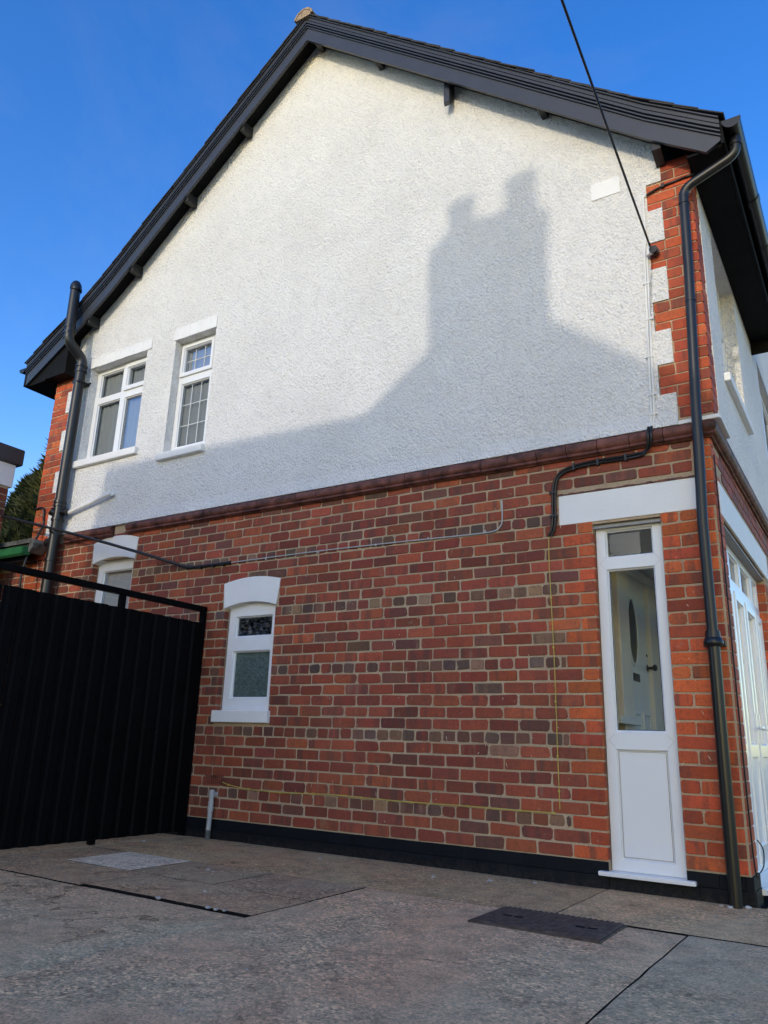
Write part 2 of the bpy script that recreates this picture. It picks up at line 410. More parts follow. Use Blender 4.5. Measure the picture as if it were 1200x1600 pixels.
for (a, b), c, nm in (((-4.13, -3.478), (.80, .69, .50), 'pale_slab'), ((-3.466, -2.755), (0.469, 0.355, 0.214), 'paving_slab'), ((-2.745, -2.036), (0.469, 0.328, 0.198), 'paving_slab')):
    bay(nm, (a, b, -1.553, -1.012), .003, c, .12, .0015)
bay('concrete_bay', (-4.56, -4.142, -1.553, -1.012), 0, (0.488, 0.351, 0.207))
bay('concrete_bay', (-4.56, -3.30, -2.060, -1.557), .002, (0.526, 0.373, 0.217))
bay('concrete_bay', (-3.2985, -2.032, -2.026, -1.557), .002, (0.526, 0.373, 0.217))
bay('concrete_bay', (-13.9, -4.572, -2.05, -.004), -.004, (0.626, 0.460, 0.257))
bay('concrete_bay', (-13.9, -2.034, -11.5, -2.064), -.004, (0.657, 0.494, 0.295))
bay('concrete_bay', (-2.026, -.208, -11.5, -1.006), 0, (0.705, 0.481, 0.284))
bay('concrete_bay', (-.2025, 7.9, -11.5, -.971), -.003, (0.626, 0.466, 0.284))
# loose stones and grit in the open joint and on the slabs
st = MB(); rs = random.Random(5)
def pebble(m, x, y, z, r):
    vs = []; k = 6
    for ring, (hz, rr) in enumerate(((-.2, .8), (.35, 1.), (.8, .5))):
        for i in range(k):
            a = 2*math.pi*i/k+ring*.5
            q = rr*r*rs.uniform(.7, 1.2); vs.append((x+math.cos(a)*q*1.3, y+math.sin(a)*q, z+hz*r*.7))
    fs = [(a*k+i, a*k+(i+1) % k, (a+1)*k+(i+1) % k, (a+1)*k+i) for a in range(2) for i in range(k)]+[tuple(range(2*k, 3*k))]
    m.add(vs, fs)
for i in range(26): pebble(st, rs.uniform(-3.25, -2.0), rs.uniform(-2.064, -2.028), GZ-.022, rs.uniform(.003, .008))
for x, y, r_ in ((-2.66, -2.055, .016), (-2.30, -2.05, .013), (-2.24, -2.06, .012), (-2.19, -2.05, .010), (-3.12, -1.22, .014), (-3.06, -1.24, .010), (-1.9, -.42, .014), (-2.9, -.3, .012), (-1.55, -.3, .018),
                 (-1.3, -.16, .012), (-4.5, -.55, .016), (-2.62, -1.75, .010), (-.15, -.13, .016), (-.07, -.07, .018), (-.2, -.12, .012)): pebble(st, x, y, GZ+.002, r_)
for i in range(150): pebble(st, rs.uniform(-4.4, .6), rs.uniform(-3.6, -.05), GZ+.001, rs.uniform(.002, .0055))
tag(st.build('loose_grit', 'gravel'), 'pale loose grit scattered over the concrete driveway', 'grit', None, 'stuff')

# ------------------------------------------------------------------ the house
house = empty('house', (-3.8, 4, GZ), 'semi-detached house with white roughcast gable above red brick ground floor', 'house')
CH, BP = .086, .2309
XW0, XW1, ZW0, ZW1 = -.868, -.400, -.055, 2.208           # side light opening
SW = (-4.365, -3.755, .90, 1.868); MW = (-6.395, -5.735, 1.15, 2.470)
FX = -.045                                                  # plane of the lower front wall
holes = [(XW0, XW1, ZW0, ZW1), SW, MW]
inh = lambda x, z, H=holes: any(a < x < b and c < z < d for a, b, c, d in H)
lw = MB()
lw.grid([-10.6, -7.62, FX-.004]+[h[0] for h in holes]+[h[1] for h in holes], [-.02, 2.4, 2.55, 2.835]+[h[2] for h in holes]+[h[3] for h in holes],
        lambda x, z: not inh(x, z) and not (x < -7.62 and z > 2.55), 0, .23)
lower_wall = lw.build('lower_wall', 'mortar', house)

PAL = [((.270, .060, .033), 36), ((.310, .076, .038), 28), ((.205, .054, .036), 15), ((.370, .092, .038), 14), ((.165, .066, .048), 6), ((.185, .100, .068), 1.2), ((.30, .18, .11), .6)]
PALH = [((.175, .095, .064), 6), ((.250, .062, .038), 15), ((.160, .075, .055), 9), ((.28, .175, .11), 3.5), ((.125, .085, .068), 5), ((.32, .09, .045), 4)]
ORG = [((.50, .100, .033), 6), ((.46, .085, .031), 5), ((.39, .068, .031), 2), ((.55, .128, .036), 4)]
QUO = [((.46, .090, .034), 6), ((.41, .074, .031), 6), ((.34, .060, .031), 3), ((.50, .110, .038), 3)]
rb = random.Random(3)
def pick(P):
    c = rb.choices([p[0] for p in P], [p[1] for p in P])[0]; k = rb.choice((rb.uniform(.72, 1.0), rb.uniform(.95, 1.25), rb.uniform(1.05, 1.45)))
    return (c[0]*k, c[1]*k*rb.uniform(.84, 1.04), c[2]*k*rb.uniform(.78, 1.0))
def tint(c, k):
    f = max(0, 1-k/13)*.25
    return tuple(a*(1-f)+b*f for a, b in zip(c, (.150, .060, .046)))
BR = []                      # every brick: (x0, x1, z0, z1, colour, plane, depth) ; plane 'g' = gable y=0
def ring_brick(w_, h_, d, rnd, j=.0028, ch=.008):
    ch *= rnd.choice((.55, .8, 1, 1, 1.3, 1.9)); j *= rnd.choice((.7, 1, 1, 1.5))
    o = [(-w_/2+ch, -h_/2), (w_/2-ch, -h_/2), (w_/2, -h_/2+ch), (w_/2, h_/2-ch), (w_/2-ch, h_/2), (-w_/2+ch, h_/2), (-w_/2, h_/2-ch), (-w_/2, -h_/2+ch)]
    o = [(a+rnd.uniform(-j, j), b+rnd.uniform(-j, j)) for a, b in o]
    e = .0028; vs = []
    ty, tx = rnd.uniform(-.0012, .0012), rnd.uniform(-.0012, .0012)
    for y, ins in ((.004, 0), (-d+.003, 0), (-d, e)):
        for a, b in o:
            vs.append((a-math.copysign(ins, a), y+(tx*a/w_+ty*b/h_ if y < 0 else 0), b-math.copysign(ins, b)))
    fs = [(r*8+i, r*8+(i+1) % 8, (r+1)*8+(i+1) % 8, (r+1)*8+i) for r in range(2) for i in range(8)]+[tuple(range(16, 24))]
    return vs, fs
def fill(k, xr, xl, header, shift=0.0, pal=None):
    """one course between xr (right) and xl (left)"""
    z0 = k*CH+.006; z1 = z0+CH-.0135
    p = BP/2 if header else BP
    x0 = -1.1095 - ((BP/2 if k % 2 else 0) if not header else .03)+shift
    n = math.floor((x0-xr)/p); xs = []
    i = n
    edges = [xr]
    while True:
        x = x0-i*p
        if x < xl+.045: break
        if x < xr-.045: edges.append(x)
        i += 1
    edges.append(xl)
    for a, b in zip(edges[1:], edges[:-1]):
        g0 = rb.uniform(.0045, .0085); g1 = rb.uniform(.0045, .0085)
        BR.append((a+g1, b-g0, z0+rb.uniform(-.002, .002), z1+rb.uniform(-.002, .002), tint(pick(pal or (PALH if header else PAL)), k), 'g', .0055+rb.uniform(-.002, .0025)))
for k in range(32):
    zc = k*CH+CH/2
    hd = k % 6 == 2
    right = -.155
    if k == 31: pass
    iv = []
    if k < 26:
        ow = .226 if k % 2 == 0 else .112
        z0, z1 = k*CH+.006, k*CH+CH-.0065
        BR.append((XW0-ow+.004, XW0-.003, z0, z1, pick(ORG), 'g', .006))
        cur = XW0-ow
        if k % 2 == 0: BR.append((XW1+.003, -.163, z0, z1, pick(ORG), 'g', .006))
        else:
            BR.append((XW1+.003, -.284, z0, z1, pick(ORG), 'g', .006)); BR.append((-.274, -.163, z0, z1, pick(ORG), 'g', .006))
    elif k < 29: cur = -1.118
    else: cur = -.160
    stops = []
    for h in (SW, MW):
        top = h[3]+.225
        if h[2]-.10 < zc < top:
            m_ = .03 if zc > h[3]-.05 else (.0 if zc > h[2] else .012)
            stops.append((h[1]+m_, h[0]-m_))
    left = -7.30
    for a, b in stops:
        fill(k, cur, a, hd); cur = b
    fill(k, cur, left, hd)
    # orange rear quoin, then the rear extension
    qw = .32 if (k//3) % 2 == 0 else .21
    if k*CH < 2.62:
        if qw < .3: fill(k, left, -7.62+qw, False, 0, PAL)
        BR.append((-7.62+.004, -7.62+qw-.004, k*CH+.005, k*CH+CH-.0055, pick(ORG), 'g', .006))
        if k*CH < 2.42: fill(k, -7.63, -10.5, hd)
# corner bricks that turn into the front wall
def corner_brick(wg, wf, h_, xc, rad, d=.006):
    """plan outline of a brick wrapping the corner x=xc; wg along the gable, wf along the front"""
    pl = [(xc-wg, 0.004), (xc-wg, -d)]
    for i in range(6):
        a = -math.pi/2+math.pi/2*i/5; pl.append((xc+d-rad+rad*math.cos(a), -d+rad+rad*math.sin(a)))
    pl += [(xc+d, wf), (xc-.004, wf)]
    n = len(pl); vs = []; e = .0025
    cx = xc-.01; cy = .01
    for z, ins in ((0, e), (e, 0), (h_-e, 0), (h_, e)):
        for x, y in pl: vs.append((x-(math.copysign(ins, x-cx)), y-(math.copysign(ins, y-cy)), z))
    fs = [(r*n+i, r*n+(i+1) % n, (r+1)*n+(i+1) % n, (r+1)*n+i) for r in range(3) for i in range(n)]+[tuple(range(n-1, -1, -1)), tuple(range(3*n, 4*n))]
    return vs, fs
CB = []
for k in range(32):
    z0 = k*CH+.005
    CB.append((corner_brick(.108, .10 if k % 2 else .235, CH-.0105, FX, .038 if k < 26 else .02), z0, pick(ORG)))
    if k % 2 and k < 29: BR.append((.112, .246, z0, z0+CH-.0105, pick(ORG), 'f', .006))
# lower front wall (plane x = FX) behind the facing bricks, with the porch opening
PY0, PY1 = .25, 2.35
lf = MB(); lf.grid([0.235, PY0, PY1, 5.6], [-.02, 2.208, 2.835], lambda y, z: not (PY0 < y < PY1 and z < 2.208), FX, FX-.23, 'x')
lf.box(FX-.23, FX, 0.002, .2349, -.02, 2.835)
lower_front = lf.build('lower_front_wall', 'mortar', house)
for k in range(32):
    z0 = k*CH+.005; z1 = z0+CH-.0105
    if z1 < 2.21:
        ya = PY1+.004
        while ya < 4.4:
            L = (.106 if ya < PY1+.05 and k % 2 else .221)
            BR.append((ya, ya+L, z0, z1, pick(ORG if ya < PY1+.3 else PAL), 'f', .006)); ya += L+.010
        BR.append((FX-.10, FX-.004, z0, z1, pick(ORG), 'j', .006))
    elif z0 > 2.45:
        ya = .245+(.11 if k % 2 else 0)
        while ya < 4.4: BR.append((ya, ya+.221, z0, z1, pick(PAL), 'f', .006)); ya += BP

# upper quoins: front corner (x=0) and rear corner
UZ = 2.893; UCH = .0852
for k in range(26):
    z0 = UZ+k*UCH+.004; z1 = z0+UCH-.010
    if z1 > 5.10: break
    zc = (z0+z1)/2
    wide = any(a < zc < b for a, b in ((3.09, 3.325), (3.595, 3.835), (4.11, 4.34), (4.62, 4.86)))
    W_ = .332 if wide else .224
    odd = k % 2
    cw = .108 if odd else .215
    CB.append((corner_brick(cw, .20 if odd else .10, UCH-.010, 0, .008, .006), z0, pick(QUO)))
    if W_-cw > .06: BR.append((-W_, -cw-.010, z0, z1, pick(QUO), 'g', .006))
    if not odd: BR.append((.110, .205 if wide else .15, z0, z1, pick(QUO), 'u', .006))
for k in range(30):
    z0 = UZ-.26+k*UCH+.004; z1 = z0+UCH-.010
    if z1 > 5.0: break
    zc = (z0+z1)/2
    wide = not any(a < zc < b for a, b in ((3.39, 3.66), (3.93, 4.19), (4.43, 4.71), (2.86, 3.13)))
    W_ = .345 if wide else .272
    if k % 2: BR.append((-7.62, -7.62+W_, z0, z1, pick(ORG), 'g', .006))
    else:
        BR.append((-7.62, -7.515, z0, z1, pick(ORG), 'g', .006)); BR.append((-7.507, -7.62+W_, z0, z1, pick(ORG), 'g', .006))

# split: the nearest/largest are bricks of their own, the rest one joined part
def centre(b):
    if b[5] == 'g': return Vector(((b[0]+b[1])/2, 0, (b[2]+b[3])/2)), Vector((0, -1, 0))
    if b[5] == 'j': return Vector(((b[0]+b[1])/2, PY1, (b[2]+b[3])/2)), Vector((0, -1, 0))
    x = {'f': FX, 'u': 0.0}[b[5]]
    return Vector((x, (b[0]+b[1])/2, (b[2]+b[3])/2)), Vector((1, 0, 0))
def seen(c, n, w_, h_):
    d = CAM-c; return w_*h_*max(0, d.normalized().dot(n))/d.length_squared
def inframe(c):
    d = c-CAM; z = d.dot(fw); u = 600+1201.4*d.dot(rt)/z; v = 800-1201.4*d.dot(up)/z
    return 0 < u < 1200 and 0 < v < 1600 and not (c.x < -4.56 and c.z < 1.65)
rank = []
for i, b in enumerate(BR):
    c, n = centre(b)
    rank.append((seen(c, n, b[1]-b[0], b[3]-b[2]) if inframe(c) and b[5] != 'f' else 0, i))
rank.sort(reverse=True)
single = set(i for s_, i in rank[:292-len(CB)])
protos = {}
rp = random.Random(8)
def proto(w_):
    key = .2209 if w_ > .17 else .1055
    L = protos.setdefault(key, [])
    if len(L) < 16:
        vs, fs = ring_brick(key, CH-.0105, .006, rp)
        me = bpy.data.meshes.new('brick'); me.from_pydata(vs, [], fs); me.update(); me.materials.append(M['brick1']); L.append(me)
    me = L[rp.randrange(len(L))] if len(L) >= 16 and rp.random() < .999 else L[-1]
    return me, key
mass = MB()
for i, b in enumerate(BR):
    x0, x1, z0, z1, colr, pl, d = b
    w_, h_ = x1-x0, z1-z0
    if w_ < .02: continue
    c, n = centre(b)
    ro = 0 if n.y < 0 else R(90)
    if i in single:
        me, key = proto(w_)
        o = bpy.data.objects.new('brick', me); COL.objects.link(o); o.parent = lower_wall
        o.location = c-WO[lower_wall]+Vector((0, -(d-.006), 0) if n.y < 0 else (d-.006, 0, 0)); o.rotation_euler = (0, rp.uniform(-.004, .004), ro)
        o.scale = (w_/key*(-1 if rp.random() < .5 else 1), 1, h_/(CH-.0105)); o.color = (*colr, 1)
        if o.scale[0] < 0: o.scale[0] *= -1
    else:
        vs, fs = ring_brick(w_, h_, d, rp)
        mr = Matrix.Translation(c) @ Matrix.Rotation(ro, 4, 'Z')
        mass.add([mr @ Vector(v) for v in vs], fs, (*colr, rp.random()))
for hx, za, zb, dep in ((SW[0], .90, 1.83, .055), (MW[0], 1.15, 2.44, .07), (XW0, .0, 2.17, .045)):
    for k in range(int(za/CH), int(zb/CH)+1):
        z0, z1 = max(za, k*CH+.006), min(zb, k*CH+CH-.0065)
        if z1-z0 < .02: continue
        vs, fs = ring_brick(dep, z1-z0, .003, rp, .001, .004)
        mr = Matrix.Translation((hx, dep/2-.004, (z0+z1)/2)) @ Matrix.Rotation(R(90), 4, 'Z')
        mass.add([mr @ Vector(v) for v in vs], fs, (*[q*.8 for q in pick(ORG if hx == XW0 else PAL)], rp.random()))
bm_ = mass.build('brick', 'brick2', lower_wall, colattr=True); bm_['kind'] = 'stuff'
for (vs, fs), z0, colr in CB:
    m = MB(); m.add([(x, y, z+z0) for x, y, z in vs], fs)
    o = m.build('brick', 'brick1', lower_wall); o.color = (*colr, 1)

# mortar behind the upper quoins and the shell of the upper walls
uq = MB(); uq.box(-7.62, -7.262, 0, .23, 2.5505, 4.97); uq.build('quoin_mortar', 'mortar', house)
uq = MB(); uq.box(-.335, -.0035, 0, .23, 2.8355, 5.02)
uq.box(-.23, -.0035, .2301, .5, 2.8355, 5.02)
uq.build('quoin_mortar', 'mortar', house)

# painted plinth, its brick courses just showing
pk = MB(); rpk = random.Random(4)
def plinth_run(x0, x1, y, front=True):
    for r_, (za, zb, dy) in enumerate(((GZ-.05, -.084, 0.006), (-.082, -.004, 0.0))):
        x = x0+(.11 if r_ else 0)
        xs = [x0]+[q for q in [x0+.07+r_*.11+i*.231 for i in range(80)] if x0+.05 < q < x1-.05]+[x1]
        for a, b in zip(xs[:-1], xs[1:]):
            e = rpk.uniform(0, .0012)
            if front: pk.box(a+.0006, b-.0006, y-.008-dy-e, .05, za, zb)
            else: pk.box(y-.05, y+.008+dy+e, a+.0015, b-.0015, za, zb)
plinth_run(-4.62, XW0, 0); plinth_run(XW1, FX-.02, 0); plinth_run(-10.5, -4.62, 0); plinth_run(.0, PY0, FX+.004, False); plinth_run(PY1, 5.5, FX+.004, False)
pk.box(XW0, XW1, .02, .06, GZ-.05, -.06); pk.box(XW0-.001, XW1+.001, -.006, .03, GZ-.05, -.068); pk.box(FX-.12, FX-.06, PY0, PY1, GZ-.05, -.10)
pk.box(FX-.03, FX+.013, -.0145, .03, GZ-.05, -.004)
pk.build('plinth', 'black_paint', house, bevel=.0015)

# moulded string course: separate terracotta pieces, two of them missing at the back
strg = empty('string_course', (-3.4, 0, 2.70)); strg.parent = house; strg.location = Vector((-3.4, 0, 2.70))-WO[house]
def prof():
    p = [(.0, 2.714), (-.024, 2.714), (-.028, 2.722), (-.046, 2.724), (-.052, 2.731), (-.050, 2.738)]
    for i in range(7):
        a = -math.pi*.42+math.pi*.92*i/6; p.append((-.034-.028*math.cos(a), 2.788+.040*math.sin(a)))
    p += [(-.02, 2.836), (.0, 2.838)]
    return p
PR = prof()
def string_piece(a, b, ax='y'):
    m = MB(); dz = random.uniform(-.002, .002); do = random.uniform(-.002, .002)
    if ax == 'y': pts = [[(x, y+do, z+dz) for y, z in PR] for x in (a, b)]
    else: pts = [[(FX-y+do-.0, x, z+dz) for y, z in PR] for x in (a, b)]
    n = len(PR); m.add(pts[0]+pts[1], [(i, i+1, n+i+1, n+i) for i in range(n-1)]+[tuple(range(n)), tuple(range(2*n-1, n-1, -1))])
    return m.build('moulded_brick', 'terracotta', strg, smooth=True)
x = -.10
while x > -6.92:
    nx_ = x-.231
    if nx_ < -6.9: nx_ = -6.92
    if not (-6.17 < (x+nx_)/2 < -5.80): string_piece(nx_+.0025, x-.0025)
    x = nx_
m = MB(); n = len(PR)                                     # mitred corner piece
A = [(-.10, y, z) for y, z in PR]; B = [(FX-y, y, z) for y, z in PR]; C_ = [(FX-y, .13, z) for y, z in PR]
m.add(A+B+C_, [(i, i+1, n+i+1, n+i) for i in range(n-1)]+[(n+i, n+i+1, 2*n+i+1, 2*n+i) for i in range(n-1)]+[tuple(range(n)), tuple(range(3*n-1, 2*n-1, -1))])
m.build('moulded_brick', 'terracotta', strg, smooth=True)
y = .13
while y < 5.4: string_piece(y+.0025, y+.2285, 'x'); y += .231
cap = MB(); cap.prism([(-.36, -.02), (.035, -.035), (.045, .0), (.04, .4), (-.01, .4), (-.01, .05), (-.36, .05)], 'z', 2.8385, 2.868)
cap.build('mortar_fillet', 'white_paint', strg, bevel=.004)

# white roughcast of the gable
AX, AZ, YB = -3.715, 8.05, -.205
LO_R = [(AX, AZ), (-.25, AZ-.847*(-.25-AX)), (.150, 4.815), (.256, 4.738)]
LO_L = [(AX, AZ), (-6.55, 5.775), (-7.30, 5.265), (-7.85, 4.945), (-8.0, 4.86)]
def lo(x):
    P = sorted(LO_L[1:])+LO_R
    for (a, za), (b, zb) in zip(P[:-1], P[1:]):
        if a <= x <= b: return za+(zb-za)*(x-a)/(b-a)
    return 4.8
LWN = (-6.935, -5.945, 3.715, 4.925); RWN = (-5.475, -4.860, 3.555, 4.915)
quoin_blocks = [(2.83, 3.09, -.228), (3.09, 3.325, -.340), (3.325, 3.595, -.228), (3.595, 3.835, -.338), (3.835, 4.11, -.222), (4.11, 4.34, -.330), (4.34, 4.62, -.216), (4.62, 4.86, -.322), (4.86, 5.06, -.208)]
rear_blocks = [(2.86, 3.13), (3.39, 3.66), (3.93, 4.19), (4.43, 4.71)]
def rc_in(x, z):
    for h in (LWN, RWN):
        if h[0] < x < h[1] and h[2] < z < h[3]: return False
    for a, b, q in quoin_blocks:
        if a < z < b and x > q: return False
    lx = -7.270
    for a, b in rear_blocks:
        if a < z < b: lx = -7.342
    if x < lx: return False
    return x < -.20
rc = MB()
xs = [-7.342, -7.270, -.203]+[q for _, _, q in quoin_blocks]+[LWN[0], LWN[1], RWN[0], RWN[1]]
zs = [2.838, 5.06]+[a for a, _, _ in quoin_blocks]+[q for r_ in rear_blocks for q in r_]+[LWN[2], LWN[3], RWN[2], RWN[3]]
rc.grid(xs, [z for z in zs if 2.838 <= z <= 5.06], rc_in, -.013, .23)
rc.prism([(-.013, 2.960), (-.034, 2.846), (-.034, 2.8395), (-.0125, 2.8395)], 'x', -7.262, -.228)
topL = [(-7.27, 5.06), (-.203, 5.06), (-.203, lo(-.203)+.10), (AX, AZ+.10), (-6.55, lo(-6.55)+.10), (-7.27, lo(-7.27)+.10)]
rc.prism(topL, 'y', -.013, .229)
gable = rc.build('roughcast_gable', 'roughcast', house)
# upper front wall
UW = (.70, 1.82, 3.475, 4.82); UW2 = (3.40, 5.20, 3.30, 4.85)
uf = MB(); uf.grid([.19, UW[0], UW[1], 2.95, UW2[0], UW2[1], 7.], [2.836, UW[2], UW[3], UW2[2], UW2[3], 5.02, 6.8],
                   lambda y, z: not any(h[0] < y < h[1] and h[2] < z < h[3] for h in (UW, UW2)) and (z < 5.02 or y > 2.95), .010, -.23, 'x')
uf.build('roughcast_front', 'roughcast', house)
bw = MB(); bw.box(-10.6, -10.4, .0, 5.6, -.02, 2.3); bw.box(-7.62, -7.40, .2305, 9, -.02, 4.96); bw.box(-7.5, -.03, 8.8, 9, -.02, 7); bw.build('rear_wall', 'roughcast', house)
for a, b, c, d in ((-.744, -.516, 4.880, 5.032),):
    boxo('vent_plate', 'white_paint', house, a, b, -.020, -.012, c, d, bevel=.002)

# ---------------- windows
def frame(name, mat, parent, outer, panes, yf, th=.06, bevel=.004, plane='y', bead=.012, sgn=1):
    m = MB()
    us = [outer[0], outer[1]]+[q for p in panes for q in p[:2]]; ws = [outer[2], outer[3]]+[q for p in panes for q in p[2:4]]
    ins = lambda u, v: not any(p[0] < u < p[1] and p[2] < v < p[3] for p in panes)
    m.grid(us, ws, ins, yf, yf+sgn*th, plane)
    for p in panes:                                            # sloping glazing bead
        a, b, c, d = p[:4]; e = bead
        def P(u, v, y): return {'y': (u, y, v), 'x': (y, u, v)}[plane]
        o_ = [(a, c), (b, c), (b, d), (a, d)]; i_ = [(a+e, c+e), (b-e, c+e), (b-e, d-e), (a+e, d-e)]
        vs = [P(*q, yf+sgn*.010) for q in o_]+[P(*q, yf+sgn*.022) for q in i_]+[P(*q, yf+sgn*.05) for q in i_]
        m.add(vs, [(k, (k+1) % 4, 4+(k+1) % 4, 4+k) for k in range(4)]+[(4+k, 4+(k+1) % 4, 8+(k+1) % 4, 8+k) for k in range(4)])
    return m.build(name, mat, parent, bevel=bevel)
def panes_of(parent, panes, y, mat, plane='y', inset=.008):
    out = []
    for p in panes:
        m = MB(); a, b, c, d = p[0]+inset, p[1]-inset, p[2]+inset, p[3]-inset
        vs = [(a, y, c), (b, y, c), (b, y, d), (a, y, d)] if plane == 'y' else [(y, a, c), (y, b, c), (y, b, d), (y, a, d)]
        m.add(vs, [(0, 1, 2, 3)]); out.append(m.build('pane', p[4] if len(p) > 4 else mat, parent))
    return out
def gaskets(parent, panes, y, sgn=1, w0=.0118, w1=.0155, mat='black_pvc'):
    m = MB()
    for p in panes:
        a, b, c, d = p[:4]
        for x0, x1, z0, z1 in ((a+w0, b-w0, c+w0, c+w1), (a+w0, b-w0, d-w1, d-w0), (a+w0, a+w1, c+w1, d-w1), (b-w1, b-w0, c+w1, d-w1)):
            m.box(x0, x1, y, y+.004, z0, z1)
    return m.build('gasket', mat, parent)
def room(parent, h, depth=1.5, mat='room', y0=.235):
    a, b, c, d = h[0]-.5, h[1]+.5, h[2]-.6, h[3]+.25; y1 = y0+depth
    m = MB(); m.add([(a, y0, c), (b, y0, c), (b, y1, c), (a, y1, c), (a, y0, d), (b, y0, d), (b, y1, d), (a, y1, d)],
                    [(0, 1, 2, 3), (4, 7, 6, 5), (1, 5, 6, 2), (0, 3, 7, 4), (2, 6, 7, 3)])
    return m.build('room_lining', mat, parent)
def curtain(parent, x0, x1, z0, z1, y, pleat=.07, amp=.006):
    m = MB(); n = max(6, int((x1-x0)/.012)); vs = []
    for i in range(n+1):
        x = x0+(x1-x0)*i/n; yy = y+amp*math.sin(x/pleat*6.28)+amp*.6*math.sin(x*41)
        vs += [(x, yy, z0), (x, yy, z1)]
    m.add(vs, [(2*i, 2*i+2, 2*i+3, 2*i+1) for i in range(n)]); return m.build('curtain', 'curtain', parent, smooth=True)
def part_empty(name, loc, label=None):
    e = empty(name, loc, label); e.parent = house; e.location = Vector(loc)-WO[house]; return e

def soldier_lintel(parent, x0, x1, z0, z1, n):
    wd = (x1-x0)/n
    for i in range(n):
        j = random.uniform(-.0015, .0015)
        boxo('lintel_brick', 'white_paint', parent, x0+i*wd+.0022, x0+(i+1)*wd-.0022, -.026+j, .10, z0+random.uniform(-.002, .002), z1+random.uniform(-.003, .003), bevel=.003)
    boxo('lintel_backing', 'white_paint', parent, x0+.004, x1-.004, -.0225, .11, z0+.004, z1-.004)

YF = .085
win = part_empty('window', (-6.44, 0, 3.7), 'four-light casement window beside the soil pipe')
P1 = [(-6.86, -6.455, 3.80, 4.475), (-6.86, -6.455, 4.555, 4.868), (-6.372, -6.010, 3.80, 4.462), (-6.355, -6.012, 4.600, 4.845)]
frame('frame', 'upvc', win, (LWN[0]+.004, LWN[1]-.004, LWN[2]+.002, LWN[3]-.002), P1, YF)
panes_of(win, P1, YF+.035, 'glass_plain'); gaskets(win, P1, YF+.0235)
frame('sash', 'upvc', win, (-6.398, -5.97, 4.548, 4.890), [P1[3]], YF-.022, .021)
boxo('sill', 'white_paint', win, -6.965, -5.885, -.062, .09, 3.632, 3.716, bevel=.008)
soldier_lintel(win, -6.955, -5.868, 4.925, 5.052, 14)
room(win, LWN); curtain(win, -6.925, -5.955, 3.72, 4.915, .152)
win = part_empty('window', (-5.17, 0, 3.5), 'narrow window with square leaded glazing bars')
P2 = [(-5.415, -4.990, 3.655, 4.405), (-5.415, -4.990, 4.535, 4.840)]
frame('frame', 'upvc', win, (RWN[0]+.004, RWN[1]-.004, RWN[2]+.002, RWN[3]-.002), P2, YF)
frame('sash', 'upvc', win, (-5.45, -4.955, 4.49, 4.875), [P2[1]], YF-.022, .021)
panes_of(win, P2, YF+.035, 'glass_plain'); gaskets(win, P2, YF+.0235)
gb = MB()
for p, rows in ((P2[0], 3), (P2[1], 2)):
    for i in (1, 2):
        x = p[0]+(p[1]-p[0])*i/3; gb.box(x-.0028, x+.0028, YF+.028, YF+.034, p[2]+.01, p[3]-.01)
    for i in range(1, rows):
        z = p[2]+(p[3]-p[2])*i/rows; gb.box(p[0]+.01, p[1]-.01, YF+.0275, YF+.0335, z-.0028, z+.0028)
gb.build('glazing_bars', 'upvc', win)
boxo('sill', 'white_paint', win, -5.525, -4.850, -.062, .09, 3.477, 3.556, bevel=.008)
soldier_lintel(win, -5.50, -4.850, 4.915, 5.058, 8)
room(win, RWN); curtain(win, -5.465, -4.87, 3.56, 4.905, .152)

def arch_block(parent, x0, x1, xt0, xt1, zb, zt, rise_b, rise_t, y0=-.010):
    n = 12; top = []; bot = []
    for i in range(n+1):
        t = i/n; k = 1-(2*t-1)**2
        top.append((xt0+(xt1-xt0)*t, zt+rise_t*k)); bot.append((x0+(x1-x0)*t, zb+rise_b*k))
    m = MB()
    for i in range(n): pass
    m.prism(bot+top[::-1], 'y', y0, .10)
    return m.build('arch_lintel', 'white_paint', parent, bevel=.004)
win = part_empty('window', (-4.06, 0, .8), 'small white ground floor window with patterned glass')
arch_block(win, -4.375, -3.748, -4.400, -3.712, 1.822, 2.058, .046, .042)
P3 = [(-4.272, -3.832, 1.012, 1.430, 'glass_obs'), (-4.272, -3.832, 1.560, 1.748, 'glass_crackle')]
frame('frame', 'upvc_old', win, (-4.352, -3.762, .904, 1.868), P3, .055)
panes_of(win, P3, .092, 'glass_obs')
boxo('sill', 'white_paint', win, -4.385, -3.728, -.040, .06, .800, .902, bevel=.006)
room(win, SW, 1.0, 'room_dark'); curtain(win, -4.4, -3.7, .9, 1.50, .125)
M['blind'] = simple('pale_blind', (.72, .72, .72), .9, .02, 6)
win = part_empty('window', (-6.06, 0, 1.15), 'arched ground floor window half hidden by the gate')
arch_block(win, -6.40, -5.725, -6.425, -5.700, 2.436, 2.668, .05, .055)
P4 = [(-6.30, -5.83, 1.25, 2.36)]
frame('frame', 'upvc_old', win, (-6.385, -5.745, 1.155, 2.475), P4, .07)
panes_of(win, P4, .105, 'glass_plain'); gaskets(win, P4, .0935)
boxo('sill', 'white_paint', win, -6.42, -5.70, -.05, .06, 1.05, 1.152, bevel=.006)
room(win, MW); cb = MB(); cb.box(-6.38, -5.75, .130, .134, 1.16, 2.46); cb.build('blind', 'blind', win)

